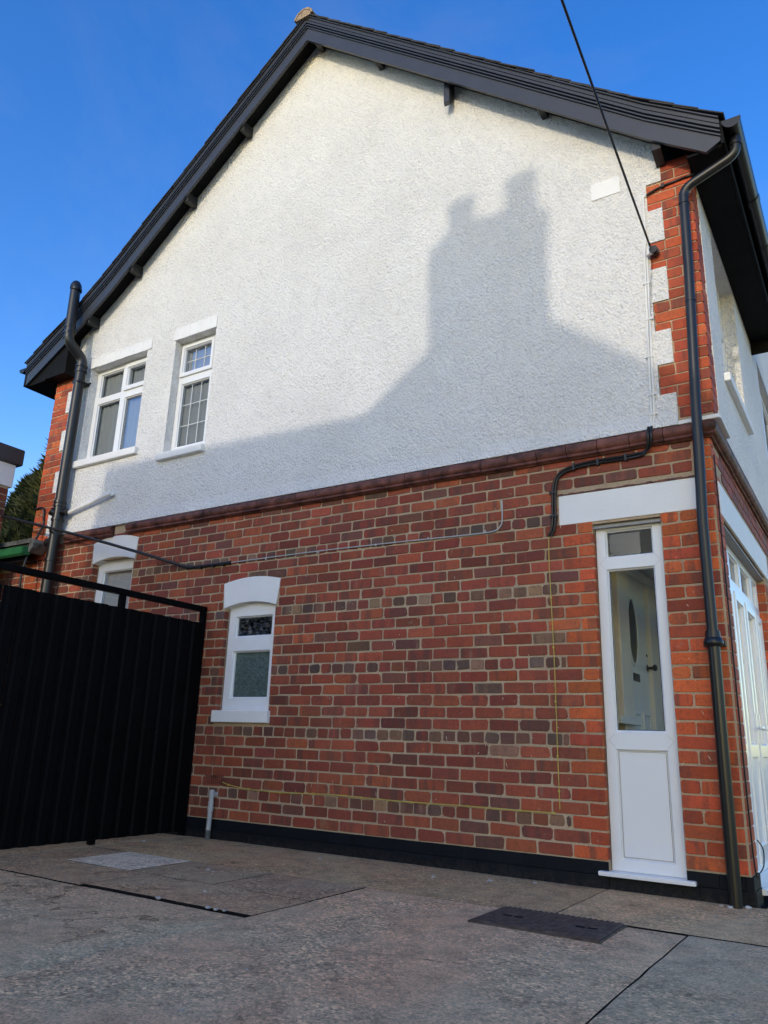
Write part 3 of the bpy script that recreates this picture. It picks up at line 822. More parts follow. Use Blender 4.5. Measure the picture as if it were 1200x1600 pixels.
# side light of the porch: two panes over a solid panel
sp = part_empty('side_light', (-.634, 0, -.05), 'tall white side light with two panes above a solid panel')
P5 = [(-.798, -.472, 1.965, 2.160), (-.798, -.472, .788, 1.880), (-.798, -.472, .015, .678)]
frame('frame', 'upvc', sp, (XW0+.006, XW1-.006, ZW0, 2.172+.03), P5, .045, .07, .003)
panes_of(sp, P5[:2], .085, 'glass'); gaskets(sp, P5[:2], .0685); gaskets(sp, P5[2:], .0575, 1, .0115, .0140, 'grey_trim')
pn = MB(); pn.box(-.790, -.480, .062, .09, .023, .670); pn.build('panel', 'upvc', sp, bevel=.003)
boxo('sill', 'upvc', sp, -.925, -.345, -.048, .07, -.082, -.056, bevel=.004)
jl = MB()
for zc in (1.922, .733):                                      # welded mitres of the transoms
    for xa, xb in ((-.798, -.842), (-.472, -.428)):
        for dz in (-.046, .046):
            L = Vector((xb-xa, 0, -dz)); m_ = L.normalized().cross(Vector((0, 1, 0)))*.0008
            a, b = Vector((xa, .0445, zc+dz)), Vector((xb, .0445, zc))
            jl.add([a-m_, b-m_, b+m_, a+m_], [(0, 1, 2, 3)])
jl.build('mitre_joints', 'grey_pvc', sp)
gt = MB()
for i in range(3): gt.box(XW0-.0, XW1+.0, .005+i*.012, .06, 2.174+.0115*i, 2.1845+.0115*i)
gt.build('head_trim', 'grey_trim', sp)
lt = MB(); lt.box(-1.110, -.155, -.009, .12, 2.226, 2.449); lt.build('lintel', 'white_paint', house, bevel=.004)
drip = MB(); rr = random.Random(2)                              # ragged mortar line over the lintel
for i in range(24):
    a = -1.115+i*.04; drip.box(a, a+.0405, -.012-rr.uniform(0, .004), .02, 2.4495, 2.457+rr.uniform(0, .007))
drip.build('mortar_line', 'terracotta', house)

# the porch behind it
PXD = -1.0
pr = MB()
pr.add([(PXD-.02, .232, -.10), (FX-.235, .232, -.10), (FX-.235, 2.6, -.10), (PXD-.02, 2.6, -.10)], [(0, 1, 2, 3)])
pr.build('porch_floor', 'white_wood', house)
pc = MB(); pc.box(PXD-.02, FX-.235, .232, 2.6, 2.24, 2.26); pc.box(PXD-.02, FX-.235, 2.5, 2.6, -.1, 2.239); pc.build('porch_lining', 'white_paint', house)
pw = MB(); pw.box(PXD-.2, PXD-.021, .232, 2.5, -.1, 2.239); pw.build('porch_inner_wall', 'mortar', house)
pbr = MB()
for k in range(27):
    ya = .24-(.11 if k % 2 else 0)
    while ya < .90:
        a, b = max(.235, ya), min(.895, ya+.221)
        if b-a > .03:
            vs, fs = ring_brick(b-a, CH-.0105, .006, rp)
            mr = Matrix.Translation((PXD-.021, (a+b)/2, k*CH-.10+CH/2)) @ Matrix.Rotation(R(90), 4, 'Z')
            pbr.add([mr @ Vector(v) for v in vs], fs, (*pick(PAL), rp.random()))
        ya += BP
o = pbr.build('porch_brick', 'brick2', house, colattr=True); o['kind'] = 'stuff'
fd = part_empty('front_door', (PXD, 1.53, -.1), 'pale grey front door with oval glass seen through the side light')
boxo('door_post', 'white_wood', fd, PXD-.02, PXD+.035, .905, 1.195, -.1, 2.12, bevel=.006)
boxo('door_post', 'white_wood', fd, PXD-.02, PXD+.035, 1.868, 2.228, -.1, 2.12, bevel=.006)
boxo('door_head', 'white_wood', fd, PXD-.02, PXD+.04, .905, 2.228, 2.121, 2.20, bevel=.006)
dl = MB(); dl.box(PXD-.02, PXD, 1.197, 1.866, -.1, 2.119)
for a, b in ((1.27, 1.50), (1.56, 1.79)):
    for (ya, yb, za, zb) in ((a, a+.022, .02, .98), (b-.022, b, .02, .98), (a+.022, b-.022, .02, .045), (a+.022, b-.022, .955, .98)):
        dl.box(PXD+.0, PXD+.014, ya, yb, za, zb)
dl.build('door_leaf', 'door_grey', fd, bevel=.004)
ov = MB(); n = 28
ovp = [(1.385+.150*math.cos(2*math.pi*i/n), 1.64+.285*math.sin(2*math.pi*i/n)) for i in range(n)]
ov.prism(ovp, 'x', PXD, PXD+.006); ov.build('oval_pane', 'glass_dark', fd)
rg = MB(); rg.tube([(PXD+.006, a, b) for a, b in ovp+ovp[:1]], .011, 6, False); rg.build('oval_moulding', 'door_grey', fd, smooth=True)
boxo('letterbox', 'brass_dark', fd, PXD, PXD+.012, 1.345, 1.515, 1.225, 1.29)
kb = MB(); kb.tube([(PXD, 1.825, 1.372), (PXD+.004, 1.825, 1.372), (PXD+.006, 1.825, 1.372), (PXD+.045, 1.825, 1.372), (PXD+.055, 1.825, 1.372), (PXD+.075, 1.825, 1.372), (PXD+.085, 1.825, 1.372)], [.03, .03, .012, .012, .026, .03, .012], 12)
kb.build('door_knob', 'brass_dark', fd, smooth=True)
kh = MB(); kh.tube([(PXD, 1.825, 1.48), (PXD+.006, 1.825, 1.48)], .014, 10); kh.build('lock', 'brass_dark', fd)
boxo('ledge', 'door_grey', fd, PXD-.02, PXD+.10, .60, 1.13, .86, .915, bevel=.006)
boxo('ledge', 'door_grey', fd, PXD-.02, PXD+.06, 2.235, 2.49, .80, .85, bevel=.006)
boxo('dark_side_pane', 'glass_dark', fd, PXD-.018, PXD-.006, 2.235, 2.49, .86, 2.12)

# porch doors in the front wall
XF = -.115
pd = part_empty('porch_doors', (XF, 1.3, -.1), 'white glazed porch doors with lights above, seen edge on')
ys = [.26, .80, 1.33, 1.95, 2.34]
top = [(ys[i]+.05, ys[i+1]-.05, 1.915, 2.12) for i in range(4)]
frame('frame', 'upvc', pd, (PY0+.006, PY1-.006, -.09, 2.172), top+[(ys[i]+.045, ys[i+1]-.045, -.03, 1.825) for i in range(4)], XF, .07, .003, 'x', .012, -1)
panes_of(pd, top, XF-.03, 'glass', 'x')
for i in range(4):
    a, b = ys[i]+.048, ys[i+1]-.048
    gl = [(a+.055, b-.055, .74, 1.765), (a+.085, b-.085, .08, .655)]
    lf_ = frame('door_leaf', 'upvc', pd, (a, b, -.027, 1.822), gl, XF+.018, .07, .003, 'x', .012, -1)
    for j, p_ in enumerate(gl):
        q = MB()
        if j == 0: q.add([(XF-.02, p_[0], p_[2]), (XF-.02, p_[1], p_[2]), (XF-.02, p_[1], p_[3]), (XF-.02, p_[0], p_[3])], [(0, 1, 2, 3)]); q.build('pane', 'glass', pd)
        else: q.box(XF-.03, XF+.0, p_[0]+.006, p_[1]-.006, p_[2]+.006, p_[3]-.006); q.build('panel', 'upvc', pd, bevel=.003)
for yh, sg in ((1.25, -1), (1.41, 1)):
    hm = MB(); hm.tube([(XF+.02, yh, .86), (XF+.065, yh, .86), (XF+.065, yh+sg*.11, .86)], .009, 8); hm.box(XF+.018, XF+.026, yh-.015, yh+.015, .75, .97)
    hm.build('handle', 'upvc', pd, smooth=True)
boxo('sill', 'upvc', pd, XF-.05, FX+.045, PY0-.03, PY1+.03, -.125, -.092, bevel=.004)
boxo('lintel', 'white_paint', house, FX-.10, FX+.012, .14, 2.58, 2.213, 2.449, bevel=.004)
ft = MB()
for i in range(3): ft.box(XF-.05, FX-.006-i*.014, PY0, PY1, 2.174+.0115*i, 2.1845+.0115*i)
ft.build('head_trim', 'grey_trim', house)

# upper front window
uw = part_empty('window', (0, 1.26, 3.45), 'white upper front window seen edge on under the eaves')
PF = [(UW[0]+.07, 1.20, 3.56, 4.30), (UW[0]+.07, 1.20, 4.38, 4.74), (1.29, UW[1]-.07, 3.56, 4.30), (1.29, UW[1]-.07, 4.38, 4.74)]
frame('frame', 'upvc', uw, (UW[0]+.004, UW[1]-.004, UW[2]+.002, UW[3]-.002), PF, -.10, .06, .004, 'x', .012, -1)
panes_of(uw, PF, -.135, 'glass_plain', 'x')
boxo('sill', 'white_paint', uw, -.10, .055, UW[0]-.06, UW[1]+.06, 3.405, 3.474, bevel=.006)
uw = part_empty('window', (0, 4.3, 3.25), 'far upper front window at the photo edge')
PF = [(UW2[0]+.07, 4.25, 3.40, 4.30), (UW2[0]+.07, 4.25, 4.38, 4.78), (4.34, UW2[1]-.07, 3.40, 4.78)]
frame('frame', 'upvc', uw, (UW2[0]+.004, UW2[1]-.004, UW2[2]+.002, UW2[3]-.002), PF, -.06, .06, .004, 'x', .012, -1)
panes_of(uw, PF, -.10, 'glass_plain', 'x')
boxo('sill', 'white_paint', uw, -.06, .07, UW2[0]-.06, UW2[1]+.06, 3.225, 3.298, bevel=.006)
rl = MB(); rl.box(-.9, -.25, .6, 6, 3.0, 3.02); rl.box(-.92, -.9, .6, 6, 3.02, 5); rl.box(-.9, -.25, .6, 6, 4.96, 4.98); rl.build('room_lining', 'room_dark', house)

# ---------------- roof
roof = empty('roof', (AX, 0, 5)); roof.parent = house; roof.location = Vector((AX, 0, 5))-WO[house]
def offs(P, dz): return [(x, z+dz) for x, z in P]
def barge(P):
    """profile swept along the gable slope: (y, height) from the bottom edge up"""
    pf = [(YB+.030, 0), (YB, 0), (YB, .160), (YB-.014, .163), (YB-.014, .176), (YB+.004, .179), (YB+.004, .188), (YB-.024, .191), (YB-.024, .204),
          (YB-.002, .207), (YB-.002, .216), (YB-.032, .219), (YB-.032, .234), (YB-.012, .238), (YB-.012, .262), (YB-.020, .265), (YB-.020, .300), (YB-.036, .304), (YB-.036, .316), (YB+.030, .316)]
    m = MB(); n = len(pf); vs = []
    for x, z in P: vs += [(x, yy, z+h) for yy, h in pf]
    fs = [(i*n+j, i*n+(j+1) % n, (i+1)*n+(j+1) % n, (i+1)*n+j) for i in range(len(P)-1) for j in range(n)]
    fs += [tuple(range(n)), tuple(range(len(P)*n-1, (len(P)-1)*n-1, -1))]
    m.add(vs, fs); return m
# clipped lower foot on the right
mR = barge(LO_R)
for i, v in enumerate(mR.v):
    if v[0] > .20: mR.v[i] = (v[0], v[1], max(v[2], 4.875))
mR.build('barge_board', 'anthracite', roof, bevel=0)
barge(LO_L).build('barge_board', 'anthracite', roof, bevel=0)
YEND = 9.2
sf = MB()
for P in (LO_R, LO_L):
    Q = offs(P, .10)
    for (xa, za), (xb, zb) in zip(Q[:-1], Q[1:]):
        sf.add([(xa, YB+.028, za), (xb, YB+.028, zb), (xb, -.0131, zb), (xa, -.0131, za), (xa, YB+.028, za+.02), (xb, YB+.028, zb+.02), (xb, -.0131, zb+.02), (xa, -.0131, za+.02)],
               [(0, 1, 2, 3), (4, 7, 6, 5), (0, 4, 5, 1), (2, 6, 7, 3)])
sf.build('verge_soffit', 'soffit_black', roof)
dk = MB()
for P in (LO_R, LO_L):
    Q = offs(P, .27)
    for (xa, za), (xb, zb) in zip(Q[:-1], Q[1:]):
        ye = 2.93 if xa > -.3 else YEND
        dk.add([(xa, YB+.031, za), (xb, YB+.031, zb), (xb, ye, zb), (xa, ye, za), (xa, YB+.031, za+.045), (xb, YB+.031, zb+.045), (xb, ye, zb+.045), (xa, ye, za+.045)],
               [(0, 1, 2, 3), (4, 7, 6, 5), (0, 4, 5, 1), (2, 6, 7, 3), (1, 5, 6, 2)])
dk.build('roof_deck', 'slate', roof)
# slates: those on the verge one by one, the rest as one part
def slope_pts(P, step):
    out = []; Q = offs(P, .318); acc = 0
    L = [0]
    for (xa, za), (xb, zb) in zip(Q[:-1], Q[1:]): L.append(L[-1]+math.hypot(xb-xa, zb-za))
    def at(s_):
        s_ = min(s_, L[-1]-1e-6)
        for i in range(len(Q)-1):
            if s_ <= L[i+1]:
                t = (s_-L[i])/(L[i+1]-L[i]); return Vector((Q[i][0]+(Q[i+1][0]-Q[i][0])*t, 0, Q[i][1]+(Q[i+1][1]-Q[i][1])*t))
    return at, L[-1]
rs2 = random.Random(9)
allsl = MB()
for P, sg in ((LO_R, 1), (LO_L, -1)):
    at, L = slope_pts(P, .2); nrow = int(L/.20)
    for r_ in range(nrow+1):
        s1 = L+.03-r_*.20; s0 = max(0.0, s1-.40)
        if s1 < .08: continue
        p1, p0 = at(min(s1, L)), at(s0)
        d = (p1-p0).normalized(); nn = Vector((-d.z*sg, 0, d.x*sg)); nn = nn if nn.z > 0 else -nn
        if s1 > L: p1 = p1+d*(s1-L)
        yy = YB-.045+rs2.uniform(-.012, .008); col_ = 0
        while yy < (2.9 if P is LO_R else YEND):
            wd = .25 if (r_ % 2 or col_) else .135
            lift = .016+rs2.uniform(0, .006); tk = .009
            q0 = p0+nn*.002; q1 = p1+nn*lift
            ya, yb = yy+.0015, yy+wd-.0015
            vs = [(q0.x, ya, q0.z), (q1.x, ya, q1.z), (q1.x, yb, q1.z), (q0.x, yb, q0.z)]
            vs += [(x_+nn.x*tk, y_, z_+nn.z*tk) for x_, y_, z_ in vs]
            fs = [(0, 3, 2, 1), (4, 5, 6, 7), (0, 1, 5, 4), (1, 2, 6, 5), (2, 3, 7, 6), (3, 0, 4, 7)]
            if col_ < 2: mm = MB(); mm.add(vs, fs); mm.build('slate', 'slate', roof)
            else: allsl.add(vs, fs)
            yy += wd; col_ += 1
o = allsl.build('slate', 'slate', roof); o['kind'] = 'stuff'
yy = YB-.06; k = 0
while yy < YEND:
    m = MB(); n = 8; vs = []
    L = .45; r_ = .125
    for y_ in (yy, yy+L-.006):
        for rad in (r_, r_-.022):
            for i in range(n+1):
                a = math.pi*(.06+.88*i/n); vs.append((AX-.03+rad*1.05*math.cos(a), y_, AZ+.275+rad*math.sin(a)*1.05))
    q = n+1
    fs = []
    for i in range(n): fs += [(i, i+1, 2*q+i+1, 2*q+i), (q+i, 3*q+i, 3*q+i+1, q+i+1), (i, q+i, q+i+1, i+1), (2*q+i, 2*q+i+1, 3*q+i+1, 3*q+i)]
    fs += [(0, 2*q, 3*q, q), (n, q+n, 3*q+n, 2*q+n)]
    m.add(vs, fs)
    if k == 0:
        m.prism([(AX-.03+.10*math.cos(math.pi*i/8), AZ+.28+.10*math.sin(math.pi*i/8)) for i in range(9)], 'y', yy+.004, yy+.1)
    m.build('ridge_tile', 'ridge', roof); yy += L; k += 1
# timbers that carry the verge
for x, side, sz in ((-5.42, -1, .085), (-6.25, -1, .07), (-6.94, -1, .06), (-4.62, -1, .07), (-2.82, 1, .055), (-1.10, 1, .055), (-3.62, 1, .07)):
    z = lo(x)-.045 if side < 0 else lo(x)+.022
    m = MB(); zt = lo(x)+.095
    m.box(x-.03, x+.03, YB+.032, -.0132, z+.01, zt); m.build('lookout', 'dark_pvc', roof, bevel=.008)
m = MB(); m.prism([(-.0132, 6.55), (-.0132, 6.75), (-.12, 6.75), (-.12, 6.43), (-.10, 6.395), (-.075, 6.43)], 'x', -2.045, -1.985); m.build('purlin_bracket', 'anthracite', roof, bevel=.004)
m = MB(); m.prism([(-.0132, 4.98), (-.0132, 5.3), (YB+.032, 5.3), (YB+.032, 5.02)], 'x', -.23, -.16); m.build('lookout', 'dark_pvc', roof, bevel=.004)
# front eaves
ev = MB(); ev.box(.0115, .252, YB+.03, 2.93, 4.842, 4.862); ev.box(.252, .276, YB-.01, 2.95, 4.835, 5.03)
ev.box(.0115, .25, 2.931, 2.95, 4.70, 5.2)
ev.build('front_eaves', 'soffit_black', roof, bevel=.003)
re_ = MB(); re_.box(-7.98, -7.63, YB+.03, YEND, 4.865, 4.885); re_.box(-8.02, -7.985, YB-.005, YEND, 4.86, 5.08); re_.prism([(-7.985, 4.886), (-7.24, 4.886), (-7.24, lo(-7.24)+.09), (-7.62, lo(-7.62)+.09), (-7.985, lo(-7.985)+.09)], 'y', YB+.032, -.0145); re_.build('rear_eaves', 'soffit_black', roof, bevel=.003)
def gutter(name, cx, cz, r, y0, y1, mat, parent, deep=1.0):
    m = MB(); n = 10; vs = []
    for y_ in (y0, y1):
        for rad in (r, r-.006):
            for i in range(n+1):
                a = math.pi+math.pi*i/n; vs.append((cx+rad*math.cos(a), y_, cz+deep*rad*math.sin(a)))
    q = n+1; fs = []
    for i in range(n): fs += [(i, i+1, 2*q+i+1, 2*q+i), (q+i, 3*q+i, 3*q+i+1, q+i+1), (2*q+i, 2*q+i+1, 3*q+i+1, 3*q+i)]
    fs += [(0, 2*q, 3*q, q), (n, q+n, 3*q+n, 2*q+n)]
    m.add(vs, fs)
    m.prism([(cx+(r+.004)*math.cos(math.pi+math.pi*i/n), cz+deep*(r+.004)*math.sin(math.pi+math.pi*i/n)) for i in range(n+1)], 'y', y0-.008, y0+.010)
    for yb in ((y0+y1)*.25, (y0+y1)*.5, (y0+y1)*.75, .75, 1.9):
        if y0 < yb < y1:
            for a0 in (0,):
                ring = [(cx+(r+.005)*math.cos(math.pi+math.pi*i/n), cz+deep*(r+.005)*math.sin(math.pi+math.pi*i/n)) for i in range(n+1)]
                m.prism(ring+[(cx+r-.003, cz), (cx-r+.003, cz)], 'y', yb-.02, yb+.02) if False else None
                for (xa, za), (xb, zb) in zip(ring[:-1], ring[1:]):
                    m.add([(xa, yb-.022, za), (xb, yb-.022, zb), (xb, yb+.022, zb), (xa, yb+.022, za)], [(0, 1, 2, 3)])
    return m.build(name, mat, parent, smooth=True)
gutter('gutter', .335, 4.995, .060, -.235, 3.05, 'black_pvc', roof, 1.15)
gutter('gutter', -8.085, 5.12, .058, -.215, YEND, 'black_pvc', roof, 1.0)

# ---------------- rear extension roof with green gutter
er = part_empty('extension_roof', (-9, 0, 2.6), 'low rear extension roof with green gutter along its eaves')
q = MB(); q.add([(-10.6, -.16, 2.70), (-7.40, -.16, 2.70), (-7.63, 3.5, 3.9), (-10.6, 3.5, 3.9), (-10.6, -.16, 2.74), (-7.40, -.16, 2.74), (-7.63, 3.5, 3.94), (-10.6, 3.5, 3.94)],
                [(0, 3, 2, 1), (4, 5, 6, 7), (0, 1, 5, 4), (1, 2, 6, 5), (2, 3, 7, 6), (3, 0, 4, 7)])
q.build('roof_slope', 'slate', er)
for i in range(9):
    a = -7.34-i*.36; boxo('edge_tile', 'lead', er, a-.357, a, -.19, .10, 2.745, 2.80, bevel=.004)
gm = MB(); gp = [(-.155, 2.70), (-.155, 2.635), (-.17, 2.605), (-.235, 2.590), (-.262, 2.61), (-.266, 2.69), (-.258, 2.69), (-.254, 2.615), (-.232, 2.600), (-.175, 2.613), (-.163, 2.638), (-.163, 2.70)]
gm.prism(gp, 'x', -7.84, -7.34); gm.prism([(-.155, 2.70), (-.155, 2.635), (-.17, 2.605), (-.235, 2.590), (-.262, 2.61), (-.266, 2.69)], 'x', -7.36, -7.335)
gm.build('gutter', 'green_metal', er)
lm = MB(); lm.prism([(-7.345, 2.64), (-7.325, 2.62), (-7.275, 2.68), (-7.262, 2.74), (-7.285, 2.785), (-7.345, 2.79)], 'y', -.20, -.012); lm.build('flashing', 'lead', er, bevel=.012)
boxo('fascia', 'black_paint', er, -10.6, -7.42, -.152, -.12, 2.55, 2.70)
boxo('eaves_board', 'black_paint', er, -10.6, -7.42, -.12, .02, 2.552, 2.57)

# air brick low on the wall
ab = part_empty('air_brick', (-4.32, 0, .26), 'red louvred air brick low by the gate')
boxo('vent_body', 'terracotta', ab, -4.425, -4.205, -.003, .02, .270, .352, bevel=.002)
for i in range(9): boxo('louvre', 'terracotta', ab, -4.412+i*.0235, -4.402+i*.0235, -.010, -.003, .280, .343, bevel=.001)
# cream flecks of paint on the brickwork
fk = MB(); rf = random.Random(21)
for i in range(70):
    x_, z_ = rf.uniform(-3.6, -.9), rf.uniform(.1, 2.5)
    if i < 14: x_, z_ = rf.uniform(-.38, -.19), rf.uniform(.2, 2.1)
    a = rf.gauss(1.15, .35) if rf.random() < .7 else rf.uniform(0, 3.1); L = rf.uniform(.006, .026) if rf.random() < .8 else .04; w_ = rf.uniform(.0012, .0028)
    d = Vector((-math.cos(a)*.5, 0, math.sin(a))).normalized(); s_ = Vector((d.z, 0, -d.x))
    if inh(x_, z_): continue
    c = Vector((x_, -.0105, z_)); fk.add([c-d*L/2-s_*w_*.2, c+s_*w_, c+d*L/2, c-s_*w_*.6, c-d*L/2-s_*w_*.2+Vector((0, .004, 0))], [(0, 1, 2, 3), (0, 3, 4)])
o = fk.build('paint_fleck', 'fleck', lower_wall); o['kind'] = 'stuff'

# ------------------------------------------------------------------ pipes
def collar(m, p, r, h, n=14): m.tube([(p[0], p[1], p[2]-h/2), (p[0], p[1], p[2]+h/2)], r, n)
dp = empty('drainpipe', (-.13, -.1, GZ), 'black round rainwater pipe running from front gutter down the corner', 'drainpipe')
YP = -.092
pipe = MB()
pipe.tube(bend([(.335, -.10, 4.945), (.335, -.10, 4.80), (-.046, YP, 4.655), (-.048, YP, 4.50)], .085, 6), .034, 14)
pipe.tube([(-.047, YP, 4.62), (-.058, YP, 4.0), (-.075, YP, 3.5), (-.093, YP-.01, 2.92), (-.100, YP-.012, 2.6), (-.118, YP-.004, 2.1), (-.118, YP-.004, 1.36)], .034, 14)
pipe.build('upper_pipe', 'dark_pvc', dp, smooth=True)
for c_, r_, h_ in (((.335, -.10, 4.90), .041, .06), ((-.0485, YP, 4.53), .0385, .012), ((-.0665, YP, 3.72), .0375, .010)): pc2 = MB(); collar(pc2, c_, r_, h_); pc2.build('joint_collar', 'dark_pvc', dp, smooth=True)
lp = MB(); lp.tube([(-.118, YP-.004, 1.34), (-.122, YP-.004, .7), (-.126, YP-.004, GZ+.003)], .037, 14); lp.build('lower_pipe', 'black_pvc', dp, smooth=True)
cl = MB(); cl.tube([(-.118, YP-.004, 1.305), (-.118, YP-.004, 1.315), (-.118, YP-.004, 1.33), (-.118, YP-.004, 1.355), (-.118, YP-.004, 1.36), (-.118, YP-.004, 1.40)], [.048, .058, .060, .052, .046, .044], 16); cl.box(-.185, -.055, -.06, -.02, 1.312, 1.345)
cl.build('socket_collar', 'black_pvc', dp, smooth=True)

sv = empty('soil_pipe', (-7.02, -.12, GZ), 'tall black soil and vent pipe rising past the rear eaves', 'soil pipe')
YS = -.115
m = MB(); m.tube([(-7.0, YS, GZ), (-7.0, YS, 2.0), (-7.0, YS, 4.88)], .061, 18); m.build('stack', 'dark_pvc', sv, smooth=True)
m = MB(); m.tube(bend([(-7.0, YS, 4.85), (-7.0, YS, 5.02), (-7.045, -.315, 5.20), (-7.05, -.315, 5.40)], .07, 6), .061, 18); m.build('offset_bend', 'dark_pvc', sv, smooth=True)
m = MB(); m.tube([(-7.05, -.315, 5.22), (-7.07, -.315, 5.93)], .061, 18)
m.tube([(-7.07, -.315, 5.92), (-7.071, -.315, 5.965), (-7.072, -.315, 6.01), (-7.073, -.315, 6.03)], [.069, .067, .045, .02], 18); m.build('vent_top', 'dark_pvc', sv, smooth=True)
for z_ in (4.93, 4.86, 3.20, 3.155, 2.99, 2.86, 2.52): m = MB(); collar(m, (-7.0, YS, z_), .071, .028, 18); m.build('joint_collar', 'black_pvc', sv, smooth=True)
for z_ in (5.30, 5.38, 5.90): m = MB(); collar(m, (-7.055, -.315, z_), .068, .03, 18); m.build('joint_collar', 'black_pvc', sv, smooth=True)
m = MB(); m.tube([(-7.0, YS, 3.08), (-6.88, YS+.02, 3.075)], .04, 12); m.tube([(-7.0, YS, 3.05), (-7.06, YS-.06, 3.09)], .045, 12); m.tube([(-7.0, YS, 2.72), (-7.10, YS-.02, 2.73)], .05, 12); m.tube([(-7.0, YS, 3.0), (-7.0, YS, 3.14)], .062, 14)
m.build('branch', 'black_pvc', sv, smooth=True)
m = MB(); m.tube([(-6.98, -.02, 4.72), (-6.90, -.03, 4.72)], .012, 8); m.box(-7.06, -6.935, -.17, -.015, 4.70, 4.725); m.build('bracket', 'black_pvc', sv)
wp = MB(); wp.tube([(-6.90, -.062, 3.075), (-6.24, -.062, 3.195), (-6.22, -.055, 3.20), (-6.17, -.02, 3.21)], .021, 12); wp.tube([(-6.27, -.062, 3.19), (-6.18, -.056, 3.206)], .026, 12)
tag(wp.build('waste_pipe', 'white_paint', None, smooth=True), 'white painted waste pipe sloping across the roughcast to the soil pipe', 'waste pipe')
gp_ = empty('condensate_pipe', (-4.28, -.05, GZ), 'short pale grey waste pipe standing below the air brick', 'waste pipe')
m = MB(); m.tube([(-4.27, .0, .195), (-4.27, -.055, .195)], .022, 12); m.tube([(-4.272, -.055, .235), (-4.272, -.055, .21), (-4.278, -.055, GZ+.06)], .021, 12); m.build('pipe', 'grey_pvc', gp_, smooth=True)
m = MB(); collar(m, (-4.273, -.055, .205), .026, .05); collar(m, (-4.274, -.055, .085), .026, .045); collar(m, (-4.2735, -.055, .13), .0245, .02); m.build('coupling', 'grey_pvc', gp_, smooth=True)
m = MB(); m.tube([(-4.278, -.055, GZ+.07), (-4.279, -.055, GZ-.01)], .0235, 12); m.build('lead_foot', 'lead', gp_, smooth=True)

# ------------------------------------------------------------------ cables
def smoothpath(P, n=6):
    P = [Vector(p) for p in P]; out = []
    for i in range(len(P)-1):
        p0 = P[max(0, i-1)]; p1 = P[i]; p2 = P[i+1]; p3 = P[min(len(P)-1, i+2)]
        for k in range(n):
            t = k/n; out.append(.5*((2*p1)+(-p0+p2)*t+(2*p0-5*p1+4*p2-p3)*t*t+(-p0+3*p1-3*p2+p3)*t**3))
    return out+[P[-1]]
oc = empty('overhead_cable', (-.31, -.05, 4.2), 'black overhead service cable running from the corner insulator up out of view', 'overhead cable')
m = MB(); P = []
I0 = Vector((-.312, -.075, 4.268))
for i in range(31):
    d = 16*(i/30)**1.4; P.append((I0.x+.030*d, I0.y-d, I0.z+.112*d+.0035*d*d))
m.tube(P, .0078, 8); m.build('cable', 'cable', oc, smooth=True)
m = MB(); m.tube([(-.290, -.006, 4.235), (-.290, -.03, 4.235), (-.290, -.031, 4.235), (-.290, -.055, 4.235), (-.290, -.056, 4.235), (-.290, -.085, 4.235)], [.02, .02, .034, .034, .026, .030], 14); m.build('insulator', 'black_pvc', oc, smooth=True)
m = MB(); m.tube([(-.305, -.07, 4.262), (-.330, -.06, 4.25), (-.330, -.055, 4.225), (-.300, -.06, 4.225), (-.300, -.07, 4.25)], .016, 8); m.build('cable_clamp', 'upvc', oc, smooth=True)
wc = MB()
wc.tube(smoothpath([(-.342, -.028, 4.23), (-.352, -.026, 4.12), (-.372, -.024, 3.40), (-.386, -.024, 2.95), (-.404, -.030, 2.87), (-.402, -.045, 2.845)]), .0085, 8)
wc.tube(smoothpath([(-.322, -.022, 4.758), (-.346, -.024, 4.72), (-.350, -.024, 4.4), (-.338+.03-.06, -.024, 4.2), (-.392, -.024, 3.40), (-.406, -.024, 2.95), (-.424, -.03, 2.87), (-.422, -.045, 2.845)]), .0085, 8)
for z_ in (4.0, 3.7, 3.4, 3.1, 2.95): wc.box(-.338-.045+(.02 if z_ > 3.6 else 0)-.03, -.338-.012+(.02 if z_ > 3.6 else 0)-.01, -.036, -.012, z_-.006, z_+.006)
tag(wc.build('wall_cable', 'white_paint', None, smooth=True), 'pair of white painted cables clipped up the roughcast beside the quoins', 'cable')
ec = MB(); ec.tube(smoothpath([(.03, -.02, 4.812), (-.06, -.018, 4.812), (-.195, -.018, 4.800), (-.285, -.020, 4.778), (-.322, -.022, 4.758)]), .0085, 8); ec.box(-.205, -.185, -.034, -.005, 4.785, 4.815)
tag(ec.build('wall_cable', 'cable', None, smooth=True), 'short black cable crossing the orange quoins under the front eaves', 'cable')
bc = MB()
for d in (0, .021):
    bc.tube(smoothpath([(-.404-d, -.046, 2.85), (-.404-d, -.078, 2.79), (-.408-d, -.068, 2.735), (-.45-d*.8, -.030, 2.690-d), (-.56, -.020, 2.676-d), (-.82, -.020, 2.676-d), (-1.0, -.020, 2.660-d), (-1.10+d*.6, -.020, 2.615-d*.6), (-1.145+d, -.020, 2.51), (-1.158+d, -.020, 2.24), (-1.19+d, -.018, 2.155-d*.2)]), .0098, 8)
for x_, z_ in ((-.60, 2.664), (-.80, 2.664), (-.98, 2.655)): bc.box(x_-.008, x_+.008, -.034, -.005, z_-.027, z_+.027)
for z_ in (2.48, 2.30): bc.box(-1.172, -1.118, -.034, -.005, z_-.008, z_+.008)
tag(bc.build('wall_cable', 'cable', None, smooth=True), 'pair of black cables curving from the string course down beside the lintel', 'cable')
yc = MB()
yc.tube(smoothpath([(-1.192, -.013, 2.15), (-1.194, -.014, 1.95), (-1.188, -.014, 1.70), (-1.178, -.014, 1.2), (-1.176, -.014, .65), (-1.172, -.014, .285)]), .0036, 6)
